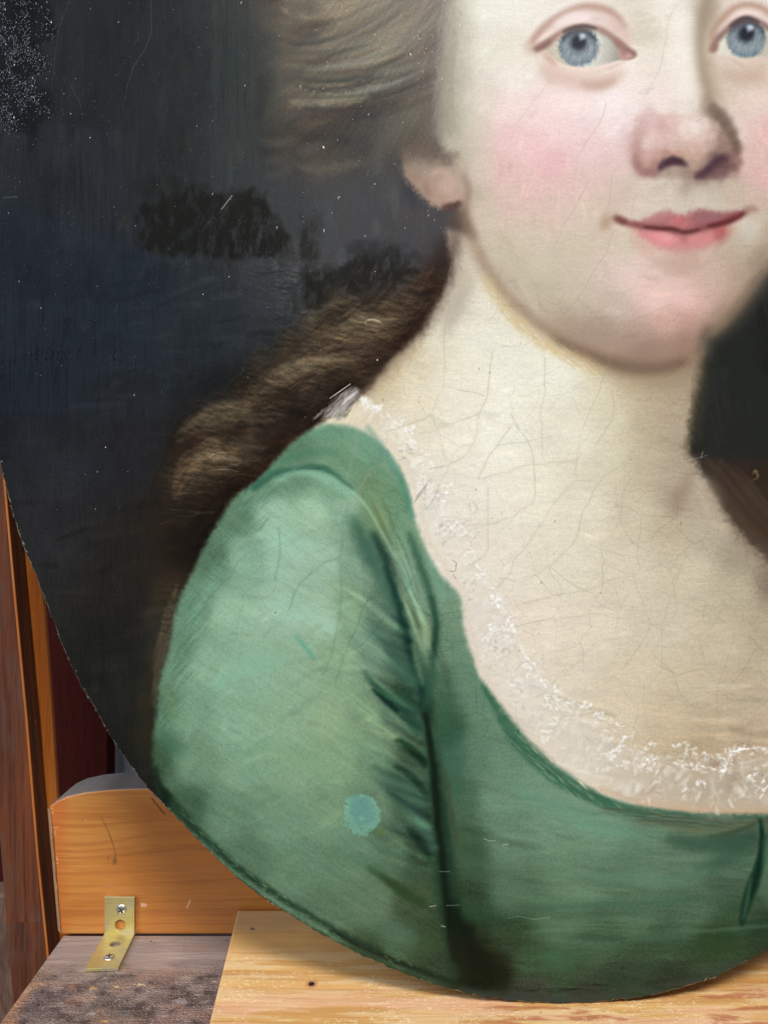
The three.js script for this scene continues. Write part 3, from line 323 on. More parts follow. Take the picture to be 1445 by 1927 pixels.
  // cheek planes, cheekbone to mouth
  N([1192, 340, 1168, 372, 1146, 404, 1132, 440], [12, 26, 26, 12], [196, 172, 158], 0.5, 12); N([1110, 370, 1136, 350, 1166, 340], [12, 26, 12], [206, 176, 168], 0.5, 14); N([1180, 390, 1230, 384, 1300, 384, 1360, 384], [10, 16, 18, 12], [206, 191, 176], 0.5, 9);
  // ---- mouth
  const lipU = [1164, 412, 1184, 417, 1208, 415, 1230, 407, 1246, 400, 1258, 398, 1272, 404, 1288, 405, 1304, 398, 1320, 395, 1340, 401, 1362, 404, 1384, 399, 1406, 397, 1398, 404, 1378, 414, 1356, 422, 1322, 430, 1290, 438, 1262, 434, 1230, 431, 1200, 427, 1178, 421];
  const lipL = [1190, 427, 1212, 430, 1250, 433, 1282, 440, 1322, 431, 1356, 424, 1374, 418, 1362, 442, 1342, 458, 1314, 470, 1288, 474, 1262, 473, 1238, 466, 1214, 453, 1198, 440];
  P.shape(lipL, (u, v) => { const t = clamp01((u - 1200) / 160), y = sstep(432, 474, v), n = (tn(u / 3, v / 7) - 0.5) * 5; return [203 - 14 * t + n, 122 - 8 * t + 16 * y + n, 126 - 8 * t + 10 * y + n]; }, { soft: 6.5, op: 0.92, wob: 3 });
  P.shape(lipU, (u, v) => { const t = clamp01((u - 1190) / 190), m = Math.exp(-((u - 1278) ** 2) / 700), n = (tn(u / 3, v / 7) - 0.5) * 4; return [166 - 28 * t + 16 * m + n, 106 - 22 * t + n, 110 - 20 * t + n]; }, { soft: 5, op: 0.92, wob: 3 });
  N([1204, 418, 1234, 410, 1256, 404, 1270, 410], [4, 9, 10, 6], [186, 134, 128], 0.6, 5); N([1300, 404, 1324, 402, 1350, 410], [6, 10, 6], [152, 104, 106], 0.6, 5); N([1262, 412, 1284, 418, 1300, 416], [8, 16, 8], [196, 116, 116], 0.6, 6);
  N([1222, 443, 1248, 449, 1272, 450], [8, 22, 12], [224, 148, 148], 0.85, 6); N([1298, 452, 1320, 451, 1340, 445], [8, 18, 10], [212, 140, 138], 0.7, 6); N([1346, 428, 1358, 438, 1348, 452], [10, 20, 9], [168, 84, 84], 0.7, 5); N([1284, 442, 1287, 458], [7, 5], [176, 96, 98], 0.6, 4);
  N([1156, 411, 1178, 420, 1212, 427, 1249, 430, 1284, 438, 1322, 429, 1356, 421, 1383, 410, 1406, 398], [3, 7, 8, 9, 10, 11, 12, 9, 3], [134, 74, 74], 0.72, 4.2); N([1210, 427, 1240, 430, 1266, 431, 1290, 437, 1316, 431], [2, 5, 5, 4, 2], [84, 40, 44], 0.7, 2.4); N([1330, 426, 1356, 420, 1382, 410, 1400, 400], [3, 8, 7, 3], [96, 38, 42], 0.8, 2.6);
  N([1150, 404, 1142, 416, 1132, 432], [8, 18, 10], [172, 142, 118], 0.7, 6); N([1154, 409, 1166, 413, 1178, 419], [9, 11, 7], [112, 72, 64], 0.75, 4); N([1398, 397, 1412, 393, 1424, 394], [8, 10, 5], [146, 106, 94], 0.6, 5);
  N([1186, 436, 1202, 460, 1230, 478], [6, 12, 8], [204, 160, 140], 0.55, 6); N([1226, 490, 1268, 500, 1320, 494], [10, 28, 14], [184, 156, 140], 0.6, 9); N([1390, 426, 1408, 432, 1402, 452], [12, 26, 12], [204, 197, 184], 0.6, 9); N([1376, 424, 1366, 448, 1344, 466], [6, 8, 5], [188, 140, 120], 0.5, 5);
  N([1180, 540, 1240, 544, 1310, 546], [20, 48, 24], [230, 195, 188], 0.55, 16); N([1330, 490, 1360, 520, 1350, 560], [16, 34, 16], [196, 168, 152], 0.45, 16);

  // wet-in-wet blends of the nose and of the mouth, laid over the drawing
  const nose = field(rows(5, [1189, 199, 232, 216, 214, 1246, 199, 227, 213, 206, 1284, 199, 226, 214, 204, 1303, 191, 220, 209, 197, 1326, 188, 166, 148, 131, 1341, 205, 130, 112, 97, 1353, 218, 120, 102, 90, 1362, 233, 113, 96, 85, 1376, 252, 118, 99, 87, 1383, 271, 113, 89, 79, 1387, 287, 122, 92, 86, 1388, 302, 152, 112, 106, 1370, 275, 150, 124, 112, 1360, 260, 156, 130, 118, 1357, 279, 148, 120, 108, 1347, 237, 192, 168, 156, 1338, 256, 204, 174, 164, 1341, 271, 184, 154, 142, 1322, 237, 218, 196, 188, 1307, 241, 228, 212, 203, 1288, 243, 226, 208, 198, 1292, 256, 217, 191, 183, 1315, 260, 214, 188, 178, 1303, 275, 204, 174, 162, 1322, 279, 198, 166, 154, 1284, 279, 204, 172, 162, 1265, 279, 206, 176, 168, 1294, 294, 189, 157, 138, 1315, 294, 178, 148, 132, 1303, 310, 174, 146, 130, 1277, 289, 190, 148, 129, 1256, 292, 176, 132, 119, 1237, 294, 190, 152, 142, 1218, 294, 199, 165, 157, 1208, 294, 190, 150, 144, 1197, 294, 175, 134, 131, 1195, 271, 188, 150, 147, 1200, 252, 198, 163, 160, 1214, 233, 206, 173, 171, 1227, 226, 210, 177, 173, 1246, 237, 201, 164, 160, 1261, 230, 215, 184, 178, 1227, 256, 213, 185, 181, 1218, 271, 217, 189, 185, 1242, 268, 208, 176, 172, 1265, 256, 212, 182, 176, 1181, 237, 226, 202, 200, 1180, 266, 214, 185, 183, 1180, 294, 207, 179, 175, 1181, 317, 207, 186, 174, 1200, 311, 163, 120, 116, 1216, 322, 154, 112, 110, 1229, 322, 148, 108, 106, 1233, 310, 166, 126, 116, 1216, 310, 186, 146, 136, 1250, 325, 168, 148, 133, 1269, 321, 170, 152, 137, 1284, 321, 156, 135, 123, 1296, 329, 150, 125, 115, 1292, 342, 166, 145, 131, 1303, 342, 168, 149, 135, 1319, 344, 166, 145, 131, 1277, 346, 197, 180, 166, 1246, 344, 206, 191, 177, 1218, 342, 208, 191, 177, 1341, 346, 190, 173, 158, 1370, 344, 197, 178, 164, 1380, 329, 171, 141, 131, 1360, 330, 120, 88, 88, 1341, 332, 110, 82, 80, 1322, 332, 92, 66, 72, 1311, 331, 100, 76, 80, 1332, 317, 96, 68, 74, 1347, 302, 84, 60, 66, 1360, 298, 92, 66, 70, 1364, 313, 108, 79, 79, 1338, 298, 132, 106, 101, 1326, 306, 150, 124, 116, 1378, 313, 128, 94, 90, 1399, 294, 206, 182, 170, 1399, 256, 212, 192, 182, 1395, 228, 216, 198, 190, 1380, 203, 212, 196, 186, 1360, 188, 207, 191, 176, 1399, 317, 200, 180, 166, 1242, 314, 94, 68, 75, 1252, 306, 82, 58, 67, 1265, 302, 75, 51, 61, 1277, 304, 84, 60, 66, 1288, 310, 122, 96, 95]), 10, 2.4, 3, 30);
  P.shape([1184, 206, 1240, 190, 1300, 186, 1350, 192, 1380, 210, 1394, 250, 1398, 300, 1388, 336, 1330, 348, 1270, 346, 1220, 340, 1186, 320, 1180, 260], withN(nose, 7), { soft: 9, op: 0.78 });
  P.brush([1240, 318, 1250, 307, 1264, 301, 1280, 304, 1288, 311], [3, 8, 10, 7, 3], [70, 46, 57], { soft: 3, op: 0.75 }); P.brush([1310, 333, 1330, 320, 1346, 303, 1362, 297], [4, 9, 10, 6], [76, 52, 60], { soft: 4, op: 0.7 }); P.brush([1340, 206, 1354, 222, 1366, 240, 1380, 264, 1386, 288], [4, 7, 8, 7, 4], [108, 90, 78], { soft: 5, op: 0.35 });
  P.brush([1160, 412, 1190, 422, 1230, 428, 1256, 430, 1284, 437, 1316, 431, 1340, 424, 1372, 416, 1400, 402], [3, 4, 5, 5, 4, 5, 7, 6, 3], [98, 46, 50], { soft: 3.2, op: 0.3 });
  P.brush([1346, 404, 1366, 406, 1390, 402], [6, 11, 5], [138, 78, 76], { soft: 5, op: 0.6 }); P.brush([1310, 404, 1334, 404, 1356, 412], [5, 10, 6], [148, 100, 102], { soft: 5, op: 0.5 }); P.brush([1244, 447, 1262, 451], [10, 8], [222, 156, 156], { soft: 4, op: 0.6 });
  // turning of the jaw at the far side, and the chin's underside
  P.brush([1452, 470, 1424, 516, 1394, 556, 1358, 598, 1326, 632], [24, 34, 36, 34, 22], [158, 132, 114], { soft: 14, op: 0.6 }); P.brush([1326, 618, 1300, 650, 1250, 664, 1190, 662], [16, 30, 32, 18], [150, 120, 106], { soft: 13, op: 0.55 }); P.brush([1334, 610, 1322, 640, 1318, 668], [8, 16, 10], [92, 82, 68], { soft: 7, op: 0.6 });
  for (let k = 0; k < 620; k++) {                      // hog-hair touches that follow the form of face, neck and bosom
    const r = rng(15000 + k), up = k < 330, x = up ? 860 + r() * 585 : 760 + r() * 680, y = up ? r() * 660 : 640 + r() * 800; let a = up ? Math.atan2(y - 330, x - 1230) + 1.57 + (r() - 0.5) * 0.7 : 0.1 + (r() - 0.5) * 0.9; const l = 12 + r() * 40, w = 3 + r() * 10, dx = Math.cos(a) * l / 2, dy = Math.sin(a) * l / 2, b = (r() - 0.5) * 6; const j = P.at(x, y); if (j < 0 || P.rgb[j] < 165) continue;
    P.tone([x - dx, y - dy, x - b, y + b, x + dx, y + dy], [w * 0.5, w, w * 0.5], 0.968 + r() * 0.06, 1.2 + r() * 2.2, (r() - 0.5) * 0.018);
  }
  dress(P, gloss, D2);
  lace(P, gloss, D2);
  ageing(P, gloss);
}

function eye(P, k) {
  const lidU = k ? [1336, 96, 1346, 77, 1366, 57, 1383, 43, 1406, 37, 1430, 45, 1452, 58, 1476, 78] : [1006, 93, 1027, 81, 1051, 63, 1074, 53, 1101, 51, 1128, 56, 1151, 70, 1171, 88, 1193, 103];
  const lidL = k ? [1472, 92, 1445, 107, 1430, 109, 1396, 111, 1363, 105, 1344, 100] : [1186, 111, 1168, 113, 1141, 121, 1108, 128, 1077, 127, 1054, 120, 1037, 106, 1022, 92];
  const raw = (f, w, c, o, soft = 3) => P.brush(f, w, c, { soft, op: o }), ix = k ? 1403 : 1088, iy = k ? 72 : 88;
  // lids
  P.shape(k ? [1340, 70, 1362, 36, 1396, 14, 1430, 22, 1480, 60, 1440, 50, 1406, 36, 1372, 50] : [1014, 78, 1036, 44, 1068, 24, 1104, 16, 1140, 22, 1166, 48, 1178, 84, 1150, 64, 1104, 46, 1060, 56], [216, 193, 186], { soft: 6, op: 0.9 });
  if (k) { raw([1336, 74, 1346, 50, 1370, 24, 1398, 10, 1430, 14, 1470, 40], [7, 9, 10, 9, 9, 6], [172, 136, 120], 0.85, 4.5); raw([1374, 34, 1400, 24, 1428, 30], [6, 14, 8], [226, 206, 200], 0.7, 5); raw([1336, 90, 1340, 74, 1350, 60], [10, 12, 6], [176, 138, 124], 0.6, 5); }
  else {
    raw([998, 84, 1006, 72, 1020, 54, 1041, 37, 1071, 20, 1104, 12, 1138, 17, 1161, 32, 1176, 54], [10, 13, 12, 10, 10, 12, 12, 10, 6], [178, 143, 131], 0.85, 4.2); raw([1044, 46, 1072, 34, 1096, 31, 1114, 33], [6, 15, 14, 6], [231, 213, 212], 0.85, 5); raw([1146, 38, 1170, 58, 1182, 86], [10, 22, 12], [208, 178, 168], 0.7, 7);
    raw([988, 84, 1004, 92, 1024, 92], [10, 20, 12], [192, 164, 146], 0.7, 6);
  }
  // white of the eye, iris, pupil
  const open = lidU.concat(lidL), m = P.mask((g) => trace(g, spline(pairs(open), true)), boxOf(pairs(open)), 2);
  P.put(m, (u, v) => { const t = (u - ix) / 80, s = sstep(iy - 34, iy - 8, v), n = (tn(u / 3, v / 3) - 0.5) * 8; if (k) return [186 + 14 * s - 20 * t + n, 178 + 16 * s - 22 * t + n, 164 + 16 * s - 22 * t + n]; return t < 0 ? [202 + 14 * t + n, 194 + 18 * t + n, 180 + 22 * t + n] : [(216 - 66 * t * t) * (0.92 + 0.08 * s) + n, (214 - 72 * t * t) * (0.92 + 0.08 * s) + n, (208 - 78 * t * t) * (0.92 + 0.08 * s) + n]; });
  const iris = P.mask((g) => { g.beginPath(); g.ellipse(ix, iy, 36.5, 37.5, 0, 0, 7); g.fill(); }, [ix - 38, iy - 38, ix + 38, iy + 38], 3.4, 2.5, 5);
  if (iris && m) { for (let y = 0; y < iris.h; y++) for (let x = 0; x < iris.w; x++) { const X = x + iris.x0 - m.x0, Y = y + iris.y0 - m.y0, i = y * iris.w + x; iris.a[i] *= X >= 0 && Y >= 0 && X < m.w && Y < m.h ? m.a[Y * m.w + X] : 0; } }
  P.put(iris, (u, v) => {
    const dx = u - ix, dy = v - iy + 3, r = Math.hypot(dx, dy) / 37, a = Math.atan2(dy, dx), n = (tn(a * 3 + 60, r * 3) - 0.5) * 0.5 + (fbm((u + v * 0.4) / 4, (v - u * 0.4) / 11, 3) - 0.5) * 1.8, lo = sstep(-25, 30, dy), e = sstep(0.8, 1, r);
    const ring = Math.exp(-((r - 0.62) ** 2) / 0.04) * 10, w = n * 17;
    return [106 + 20 * lo + ring + w - 18 * e, 116 + 21 * lo + ring + w - 15 * e, 124 + 18 * lo + ring + w - 10 * e];
  });
  const inI = (f, w, c, o, soft) => { const q = pairs(f), p = spline(q.map(([x, y], i) => [x + ix, y + iy, w[i]]), false, 8), mm = P.mask((g) => { for (const [x, y, r] of p) { g.beginPath(); g.arc(x, y, r / 2, 0, 7); g.fill(); } }, boxOf(p).map((x, i) => x + (i < 2 ? -20 : 20)), soft); if (mm && iris) for (let y = 0; y < mm.h; y++) for (let x = 0; x < mm.w; x++) { const X = x + mm.x0 - iris.x0, Y = y + mm.y0 - iris.y0; mm.a[y * mm.w + x] *= X >= 0 && Y >= 0 && X < iris.w && Y < iris.h ? iris.a[Y * iris.w + X] : 0; } P.put(mm, c, o); };
  inI([-34, -14, -18, -28, 4, -34, 26, -26, 35, -10], [8, 16, 18, 15, 7], [60, 63, 70], 0.85, 4.5); inI([-30, 14, -14, 30, 12, 33, 30, 18], [4, 7, 7, 4], [142, 158, 168], 0.45, 4);
  inI([-1, -7, 1, -9], [32, 32], [66, 68, 80], 0.7, 4.5); inI([0, -8, 1, -9], [24, 24], [38, 40, 52], 0.95, 3);
  inI([6, -20, 9, -20], [10, 10], [188, 196, 206], 0.9, 2.6); inI([3, -12, 6, -16], [3, 6], [140, 148, 160], 0.6, 2);
  { const r = rng(300 + k); for (let i = 0; i < 16; i++) { const a = r() * 6.28, q = 14 + r() * 18, l = 3 + r() * 6; inI([Math.cos(a) * q - 1, Math.sin(a) * q, Math.cos(a) * q + 1 + l * 0.3, Math.sin(a) * q - l * 0.8], [1, 0.6], r() < 0.7 ? [160, 172, 180] : [84, 92, 100], 0.4, 0.7); } }
  // lash lines, corners, lower lid
  if (k) { raw([1336, 98, 1346, 78, 1366, 57, 1383, 42, 1406, 35, 1430, 43, 1460, 62], [6, 10, 9, 9, 10, 9, 6], [126, 98, 92], 0.85, 3.4); raw([1372, 51, 1388, 40, 1406, 35, 1428, 43], [3, 7, 8, 3], [70, 63, 68], 0.75, 2.4); raw([1337, 98, 1342, 92, 1348, 82], [9, 13, 7], [146, 100, 96], 0.8, 3); raw([1338, 105, 1364, 110, 1396, 117, 1432, 114, 1460, 105], [5, 8, 9, 8, 5], [212, 190, 178], 0.75, 3); raw([1350, 134, 1392, 146, 1436, 140], [10, 24, 14], [190, 164, 146], 0.7, 8); raw([1330, 112, 1340, 124], [12, 12], [200, 172, 158], 0.6, 6); return; }
  raw([1004, 94, 1027, 82, 1051, 64, 1074, 53, 1101, 50, 1128, 55, 1151, 69, 1171, 87, 1194, 102], [9, 13, 9, 8, 8, 9, 9, 10, 6], [152, 116, 107], 0.85, 3.4); raw([1058, 60, 1080, 52, 1101, 50, 1122, 54], [3, 7, 7, 3], [76, 68, 71], 0.8, 2.4); raw([1008, 94, 1024, 85, 1036, 76], [5, 10, 5], [128, 94, 88], 0.65, 3);
  P.shape([1166, 92, 1180, 97, 1196, 103, 1187, 111, 1170, 113, 1162, 104], [200, 156, 148], { soft: 3, op: 0.9 }); raw([1156, 74, 1172, 90, 1172, 106], [6, 14, 7], [150, 114, 108], 0.7, 3.6); raw([1176, 92, 1192, 100, 1196, 106], [4, 6, 4], [142, 104, 100], 0.7, 2.6);
  raw([1030, 105, 1050, 123, 1077, 132, 1108, 134, 1142, 127, 1170, 117], [5, 8, 9, 10, 9, 5], [224, 205, 194], 0.85, 3); raw([1022, 98, 1032, 110, 1046, 122], [5, 10, 6], [186, 150, 132], 0.7, 4);
  raw([1018, 116, 1044, 140, 1080, 152, 1120, 156, 1150, 148, 1174, 134], [12, 24, 26, 28, 24, 10], [206, 177, 163], 0.75, 8); raw([1092, 158, 1126, 161, 1158, 150], [6, 13, 7], [188, 154, 140], 0.6, 5); raw([1020, 128, 1030, 146, 1050, 158], [6, 12, 6], [200, 176, 160], 0.5, 7);
}

function dress(P, gloss, D2) {
  const g = field(rows(5, [620, 815, 92, 148, 120, 680, 830, 96, 152, 124, 730, 880, 88, 142, 114, 560, 850, 76, 122, 96, 640, 870, 96, 144, 112, 500, 910, 84, 134, 108, 560, 900, 92, 140, 112, 620, 920, 108, 160, 130, 700, 920, 98, 140, 104, 750, 940, 92, 142, 108, 440, 970, 78, 122, 98, 520, 970, 136, 184, 158, 590, 960, 142, 188, 160, 650, 960, 122, 168, 144, 700, 980, 100, 142, 104, 400, 1050, 72, 114, 92, 460, 1050, 118, 168, 142, 540, 1060, 142, 186, 162, 610, 1060, 140, 182, 158, 670, 1060, 114, 156, 132, 700, 1040, 86, 124, 108, 370, 1130, 84, 132, 108, 430, 1150, 130, 178, 150, 520, 1150, 140, 184, 160, 600, 1150, 142, 182, 156, 660, 1150, 120, 160, 124, 720, 1140, 84, 122, 106, 335, 1220, 84, 130, 104, 390, 1250, 120, 168, 140, 480, 1260, 126, 174, 146, 560, 1260, 128, 172, 142, 640, 1250, 126, 166, 130, 700, 1230, 98, 138, 116, 750, 1230, 62, 100, 82, 780, 1300, 32, 64, 48, 310, 1330, 74, 120, 94, 350, 1340, 106, 154, 126, 440, 1360, 118, 166, 138, 540, 1360, 124, 168, 136, 620, 1350, 130, 168, 130, 690, 1340, 108, 148, 116, 740, 1340, 78, 118, 96, 300, 1430, 52, 88, 66, 360, 1430, 96, 142, 114, 460, 1450, 108, 156, 128, 560, 1450, 114, 158, 126, 640, 1430, 116, 158, 122, 700, 1430, 98, 140, 110, 770, 1440, 56, 92, 72, 350, 1520, 56, 94, 72, 430, 1530, 88, 132, 106, 530, 1540, 98, 144, 116, 620, 1530, 104, 146, 114, 700, 1520, 90, 130, 104, 770, 1510, 54, 90, 70, 460, 1620, 70, 112, 88, 560, 1630, 86, 130, 104, 660, 1620, 84, 126, 100, 740, 1600, 70, 108, 86, 790, 1600, 46, 76, 58, 600, 1720, 72, 112, 88, 700, 1700, 78, 116, 94, 780, 1700, 54, 82, 58, 740, 1770, 58, 96, 74, 810, 1760, 44, 72, 52, 700, 1800, 44, 72, 54, 820, 1830, 34, 62, 46,
    800, 1080, 98, 142, 120, 830, 1120, 102, 146, 122, 780, 1000, 100, 148, 118, 760, 1120, 102, 142, 120, 790, 1190, 98, 138, 112, 850, 1150, 96, 138, 112, 850, 1220, 90, 134, 108, 870, 1280, 82, 128, 104, 830, 1290, 60, 104, 82, 920, 1350, 80, 126, 102, 840, 1370, 50, 88, 68, 880, 1420, 72, 116, 94, 960, 1420, 84, 130, 106, 1020, 1480, 92, 138, 114, 940, 1500, 86, 132, 108, 870, 1500, 60, 98, 78, 1080, 1520, 94, 140, 116, 1150, 1550, 90, 136, 112, 1050, 1570, 88, 132, 108, 960, 1590, 80, 122, 98, 880, 1600, 54, 88, 68, 1230, 1570, 78, 118, 96, 1300, 1560, 68, 104, 82, 1380, 1560, 64, 100, 78, 1430, 1580, 56, 92, 72, 1200, 1630, 76, 116, 94, 1300, 1620, 72, 110, 92, 1380, 1650, 62, 98, 80, 1445, 1640, 64, 100, 80, 1080, 1650, 80, 122, 98, 960, 1680, 66, 104, 82, 880, 1700, 40, 68, 50, 1200, 1710, 66, 104, 82, 1300, 1710, 62, 98, 78, 1400, 1720, 50, 84, 62, 1050, 1740, 64, 104, 80, 960, 1760, 40, 70, 50, 890, 1770, 22, 44, 30, 1130, 1780, 52, 90, 68, 1250, 1790, 44, 78, 58, 1350, 1780, 40, 70, 48, 1440, 1760, 34, 60, 44, 1000, 1800, 46, 84, 60, 930, 1820, 16, 30, 18, 1060, 1840, 42, 72, 54, 1160, 1840, 36, 62, 48, 1260, 1840, 30, 50, 40, 1000, 1870, 48, 56, 52, 1100, 1880, 46, 54, 50, 870, 1850, 20, 36, 26, 1600, 1640, 60, 96, 76, 1800, 1500, 84, 128, 102, 2000, 1400, 90, 138, 110, 1900, 1700, 50, 84, 64]), 17, 2.1);
  const br = (u, v) => { const q = u < 830 ? 0.62 : 0.05, X = u + v * q, Y = v - u * q; return (fbm(X / 70 + 0.3 * Math.sin(Y / 40), Y / 11, 4) - 0.5) * 11 + (tn(X / 16, Y / 2.2) - 0.5) * 4 + (tn(u / 1.6, v / 1.6) - 0.5) * 7 + (tn(u / 3.4, v / 3.4) - 0.5) * 6 + (fbm(u / 90, v / 60, 2) - 0.5) * 2; }, yel = (u, v) => (fbm(u / 55 + 7, v / 40 + 3, 3) - 0.5) * 5 * (u < 860 ? 1 : 0.4);
  const m = P.shape(SLEEVE, (u, v) => { const c = g(u, v), n = br(u, v), y = yel(u, v), l0 = (c[0] + c[1] + c[2]) / 3, l = l0 + (4 + 5 * sstep(820, 900, u)) * sstep(60, 95, l0), q = 0.73; c[0] += l - l0; c[1] += l - l0; c[2] += l - l0; return [l + (c[0] - l) * q + n + y + 2, l + (c[1] - l) * q + n + y * 0.6, l + (c[2] - l) * q + n - y * 0.35 - 6]; }, { soft: 4, wob: 2, wl: 8 });
  gloss(m, 0.6); P.each(m, (i, u, v, a) => { P.hgt[i] += a * 0.3 * tn((u + v * 0.45) / 10, (v - u * 0.5) / 2); });
  const F = (f, w, c, o, soft = 6, t) => P.brush(f, typeof w === 'number' ? w : w.map((x) => x * 1.2), c, { soft: soft * 0.9, op: Math.min(1, o * 1.12), wob: soft * 0.4, wl: 12, tex: t });
  // shoulder seam and the strap's folds
  F([474, 922, 508, 896, 548, 884, 590, 879, 622, 888, 664, 922], [8, 12, 8, 7, 6, 3], [54, 96, 76], 0.8, 3.4); F([520, 892, 560, 882, 604, 882], [2, 4, 2], [44, 80, 62], 0.6, 1.6); F([496, 900, 530, 870, 580, 852, 640, 852], [4, 8, 8, 4], [74, 122, 96], 0.5, 5); F([650, 914, 684, 946, 712, 988], [2, 4, 3], [152, 188, 156], 0.6, 2); F([512, 910, 556, 888, 600, 894, 640, 912, 676, 950], [5, 8, 8, 8, 4], [148, 196, 170], 0.5, 6);
  F([690, 800, 722, 846, 744, 884, 764, 930, 776, 980], [4, 9, 9, 8, 6], [86, 140, 122], 0.55, 4); F([690, 930, 712, 958, 728, 985], [10, 26, 12], [116, 146, 106], 0.35, 10); F([706, 940, 716, 966, 726, 1000], [3, 6, 3], [132, 150, 104], 0.25, 4); F([756, 890, 764, 930, 770, 960], [4, 8, 4], [84, 130, 104], 0.5, 4);
  // the long shadow fold of the armhole
  F([662, 970, 680, 1010, 700, 1050, 722, 1090, 744, 1140, 760, 1190, 776, 1240, 790, 1290, 798, 1330], [8, 20, 26, 22, 18, 18, 18, 20, 18], [56, 92, 76], 0.7, 9); F([700, 1000, 716, 1030, 732, 1076, 746, 1124, 758, 1170, 772, 1220, 788, 1270, 800, 1320, 806, 1360], [4, 8, 10, 10, 10, 11, 13, 15, 16], [22, 50, 42], 0.8, 5.5);
  F([768, 1000, 790, 1060, 806, 1110, 818, 1150, 822, 1190, 816, 1230, 810, 1280, 804, 1330], [3, 9, 9, 9, 11, 9, 10, 10], [48, 84, 66], 0.7, 5); F([808, 1120, 818, 1160, 820, 1190, 814, 1240], [3, 5, 6, 3], [28, 58, 46], 0.5, 3.5);
  F([740, 1030, 760, 1074, 774, 1120, 786, 1170, 796, 1220], [5, 14, 18, 18, 8], [120, 156, 132], 0.55, 6, dry(65 * D2, 30, 3, 0.1, 0.6)); F([708, 985, 724, 1010, 742, 1050], [2, 4, 2], [148, 180, 154], 0.5, 2); F([800, 1040, 820, 1090, 836, 1130], [4, 10, 6], [110, 156, 130], 0.5, 5); F([776, 1210, 786, 1250, 796, 1290], [4, 9, 3], [112, 140, 104], 0.55, 4);
  F([800, 1320, 808, 1380, 816, 1440, 822, 1500, 828, 1560, 836, 1640, 846, 1710, 858, 1780, 864, 1850], [12, 16, 20, 26, 30, 30, 30, 30, 24], [34, 58, 42], 0.75, 9); F([800, 1340, 808, 1390, 815, 1440, 820, 1500, 824, 1550, 832, 1620, 840, 1690, 850, 1750, 858, 1810], [5, 8, 8, 9, 9, 8, 9, 12, 12], [20, 31, 21], 0.85, 3.4);
  F([840, 1300, 846, 1360, 852, 1430, 858, 1500], [8, 28, 34, 16], [46, 86, 66], 0.5, 12); F([860, 1520, 880, 1580, 900, 1640], [10, 34, 16], [58, 86, 58], 0.45, 14); F([838, 1450, 848, 1520, 860, 1590], [3, 5, 3], [62, 66, 42], 0.5, 4);
  // creases running into the armhole from the sleeve
  F([684, 1262, 706, 1290, 734, 1316, 766, 1346, 792, 1380], [3, 9, 15, 20, 14], [38, 72, 57], 0.8, 4.5); F([700, 1296, 726, 1318, 750, 1340], [2, 7, 4], [22, 50, 40], 0.75, 2.5); F([740, 1296, 760, 1316, 782, 1340], [3, 10, 6], [44, 84, 66], 0.6, 5); F([690, 1170, 720, 1210, 752, 1250, 780, 1290], [4, 14, 24, 16], [66, 106, 88], 0.6, 9); F([744, 1390, 762, 1400, 784, 1418, 804, 1440], [2, 9, 13, 9], [26, 52, 37], 0.95, 3.2);
  F([740, 1440, 762, 1452, 784, 1472, 806, 1500], [2, 8, 11, 7], [30, 54, 42], 0.8, 3.5); F([700, 1440, 740, 1470, 780, 1520, 800, 1560], [6, 22, 26, 10], [62, 98, 80], 0.55, 10); F([766, 1560, 784, 1576, 800, 1600, 812, 1620], [2, 9, 11, 7], [30, 54, 40], 0.85, 3.5); F([740, 1500, 770, 1520, 800, 1560, 818, 1600], [4, 10, 14, 8], [82, 122, 104], 0.6, 6);
  F([690, 1630, 724, 1652, 760, 1680, 800, 1702], [3, 8, 14, 12], [44, 66, 38], 0.8, 4.5); F([640, 1600, 680, 1622, 720, 1640], [3, 10, 6], [70, 110, 86], 0.5, 6); F([760, 1750, 790, 1772, 820, 1784], [8, 26, 14], [50, 76, 48], 0.5, 11); F([716, 1740, 750, 1756, 790, 1770], [6, 16, 10], [84, 106, 94], 0.5, 10);
  // lit ridges between them, yellow green
  for (const [f, w, c, o] of [[[622, 1080, 650, 1140, 690, 1200, 730, 1250], [6, 18, 22, 8], [140, 176, 144], 0.4], [[600, 1280, 640, 1300, 690, 1340, 736, 1380], [6, 14, 18, 8], [140, 172, 134], 0.4], [[610, 1350, 650, 1370, 700, 1410, 750, 1430], [8, 20, 20, 8], [130, 162, 122], 0.4], [[636, 1200, 670, 1240, 706, 1276], [4, 10, 5], [146, 178, 148], 0.35], [[480, 1010, 540, 1020, 600, 1040], [10, 34, 16], [156, 198, 174], 0.45], [[500, 1130, 570, 1150, 630, 1200], [10, 36, 16], [158, 198, 174], 0.4], [[400, 1300, 460, 1260, 540, 1240], [10, 30, 14], [132, 180, 152], 0.4], [[470, 1400, 550, 1420, 640, 1480], [8, 22, 10], [126, 164, 124], 0.4], [[360, 1180, 384, 1120, 420, 1060], [6, 18, 10], [124, 172, 146], 0.4], [[600, 1560, 660, 1580, 720, 1600], [8, 22, 8], [102, 140, 118], 0.4]]) F(f, w, c, o, 8, dry(40 * D2, 40, 5, 0.05, 0.6));
  F([556, 1196, 574, 1218, 592, 1240], [3, 6, 3], [92, 156, 136], 0.55, 3); F([606, 1160, 626, 1176, 640, 1180], [6, 18, 8], [164, 200, 176], 0.5, 6);
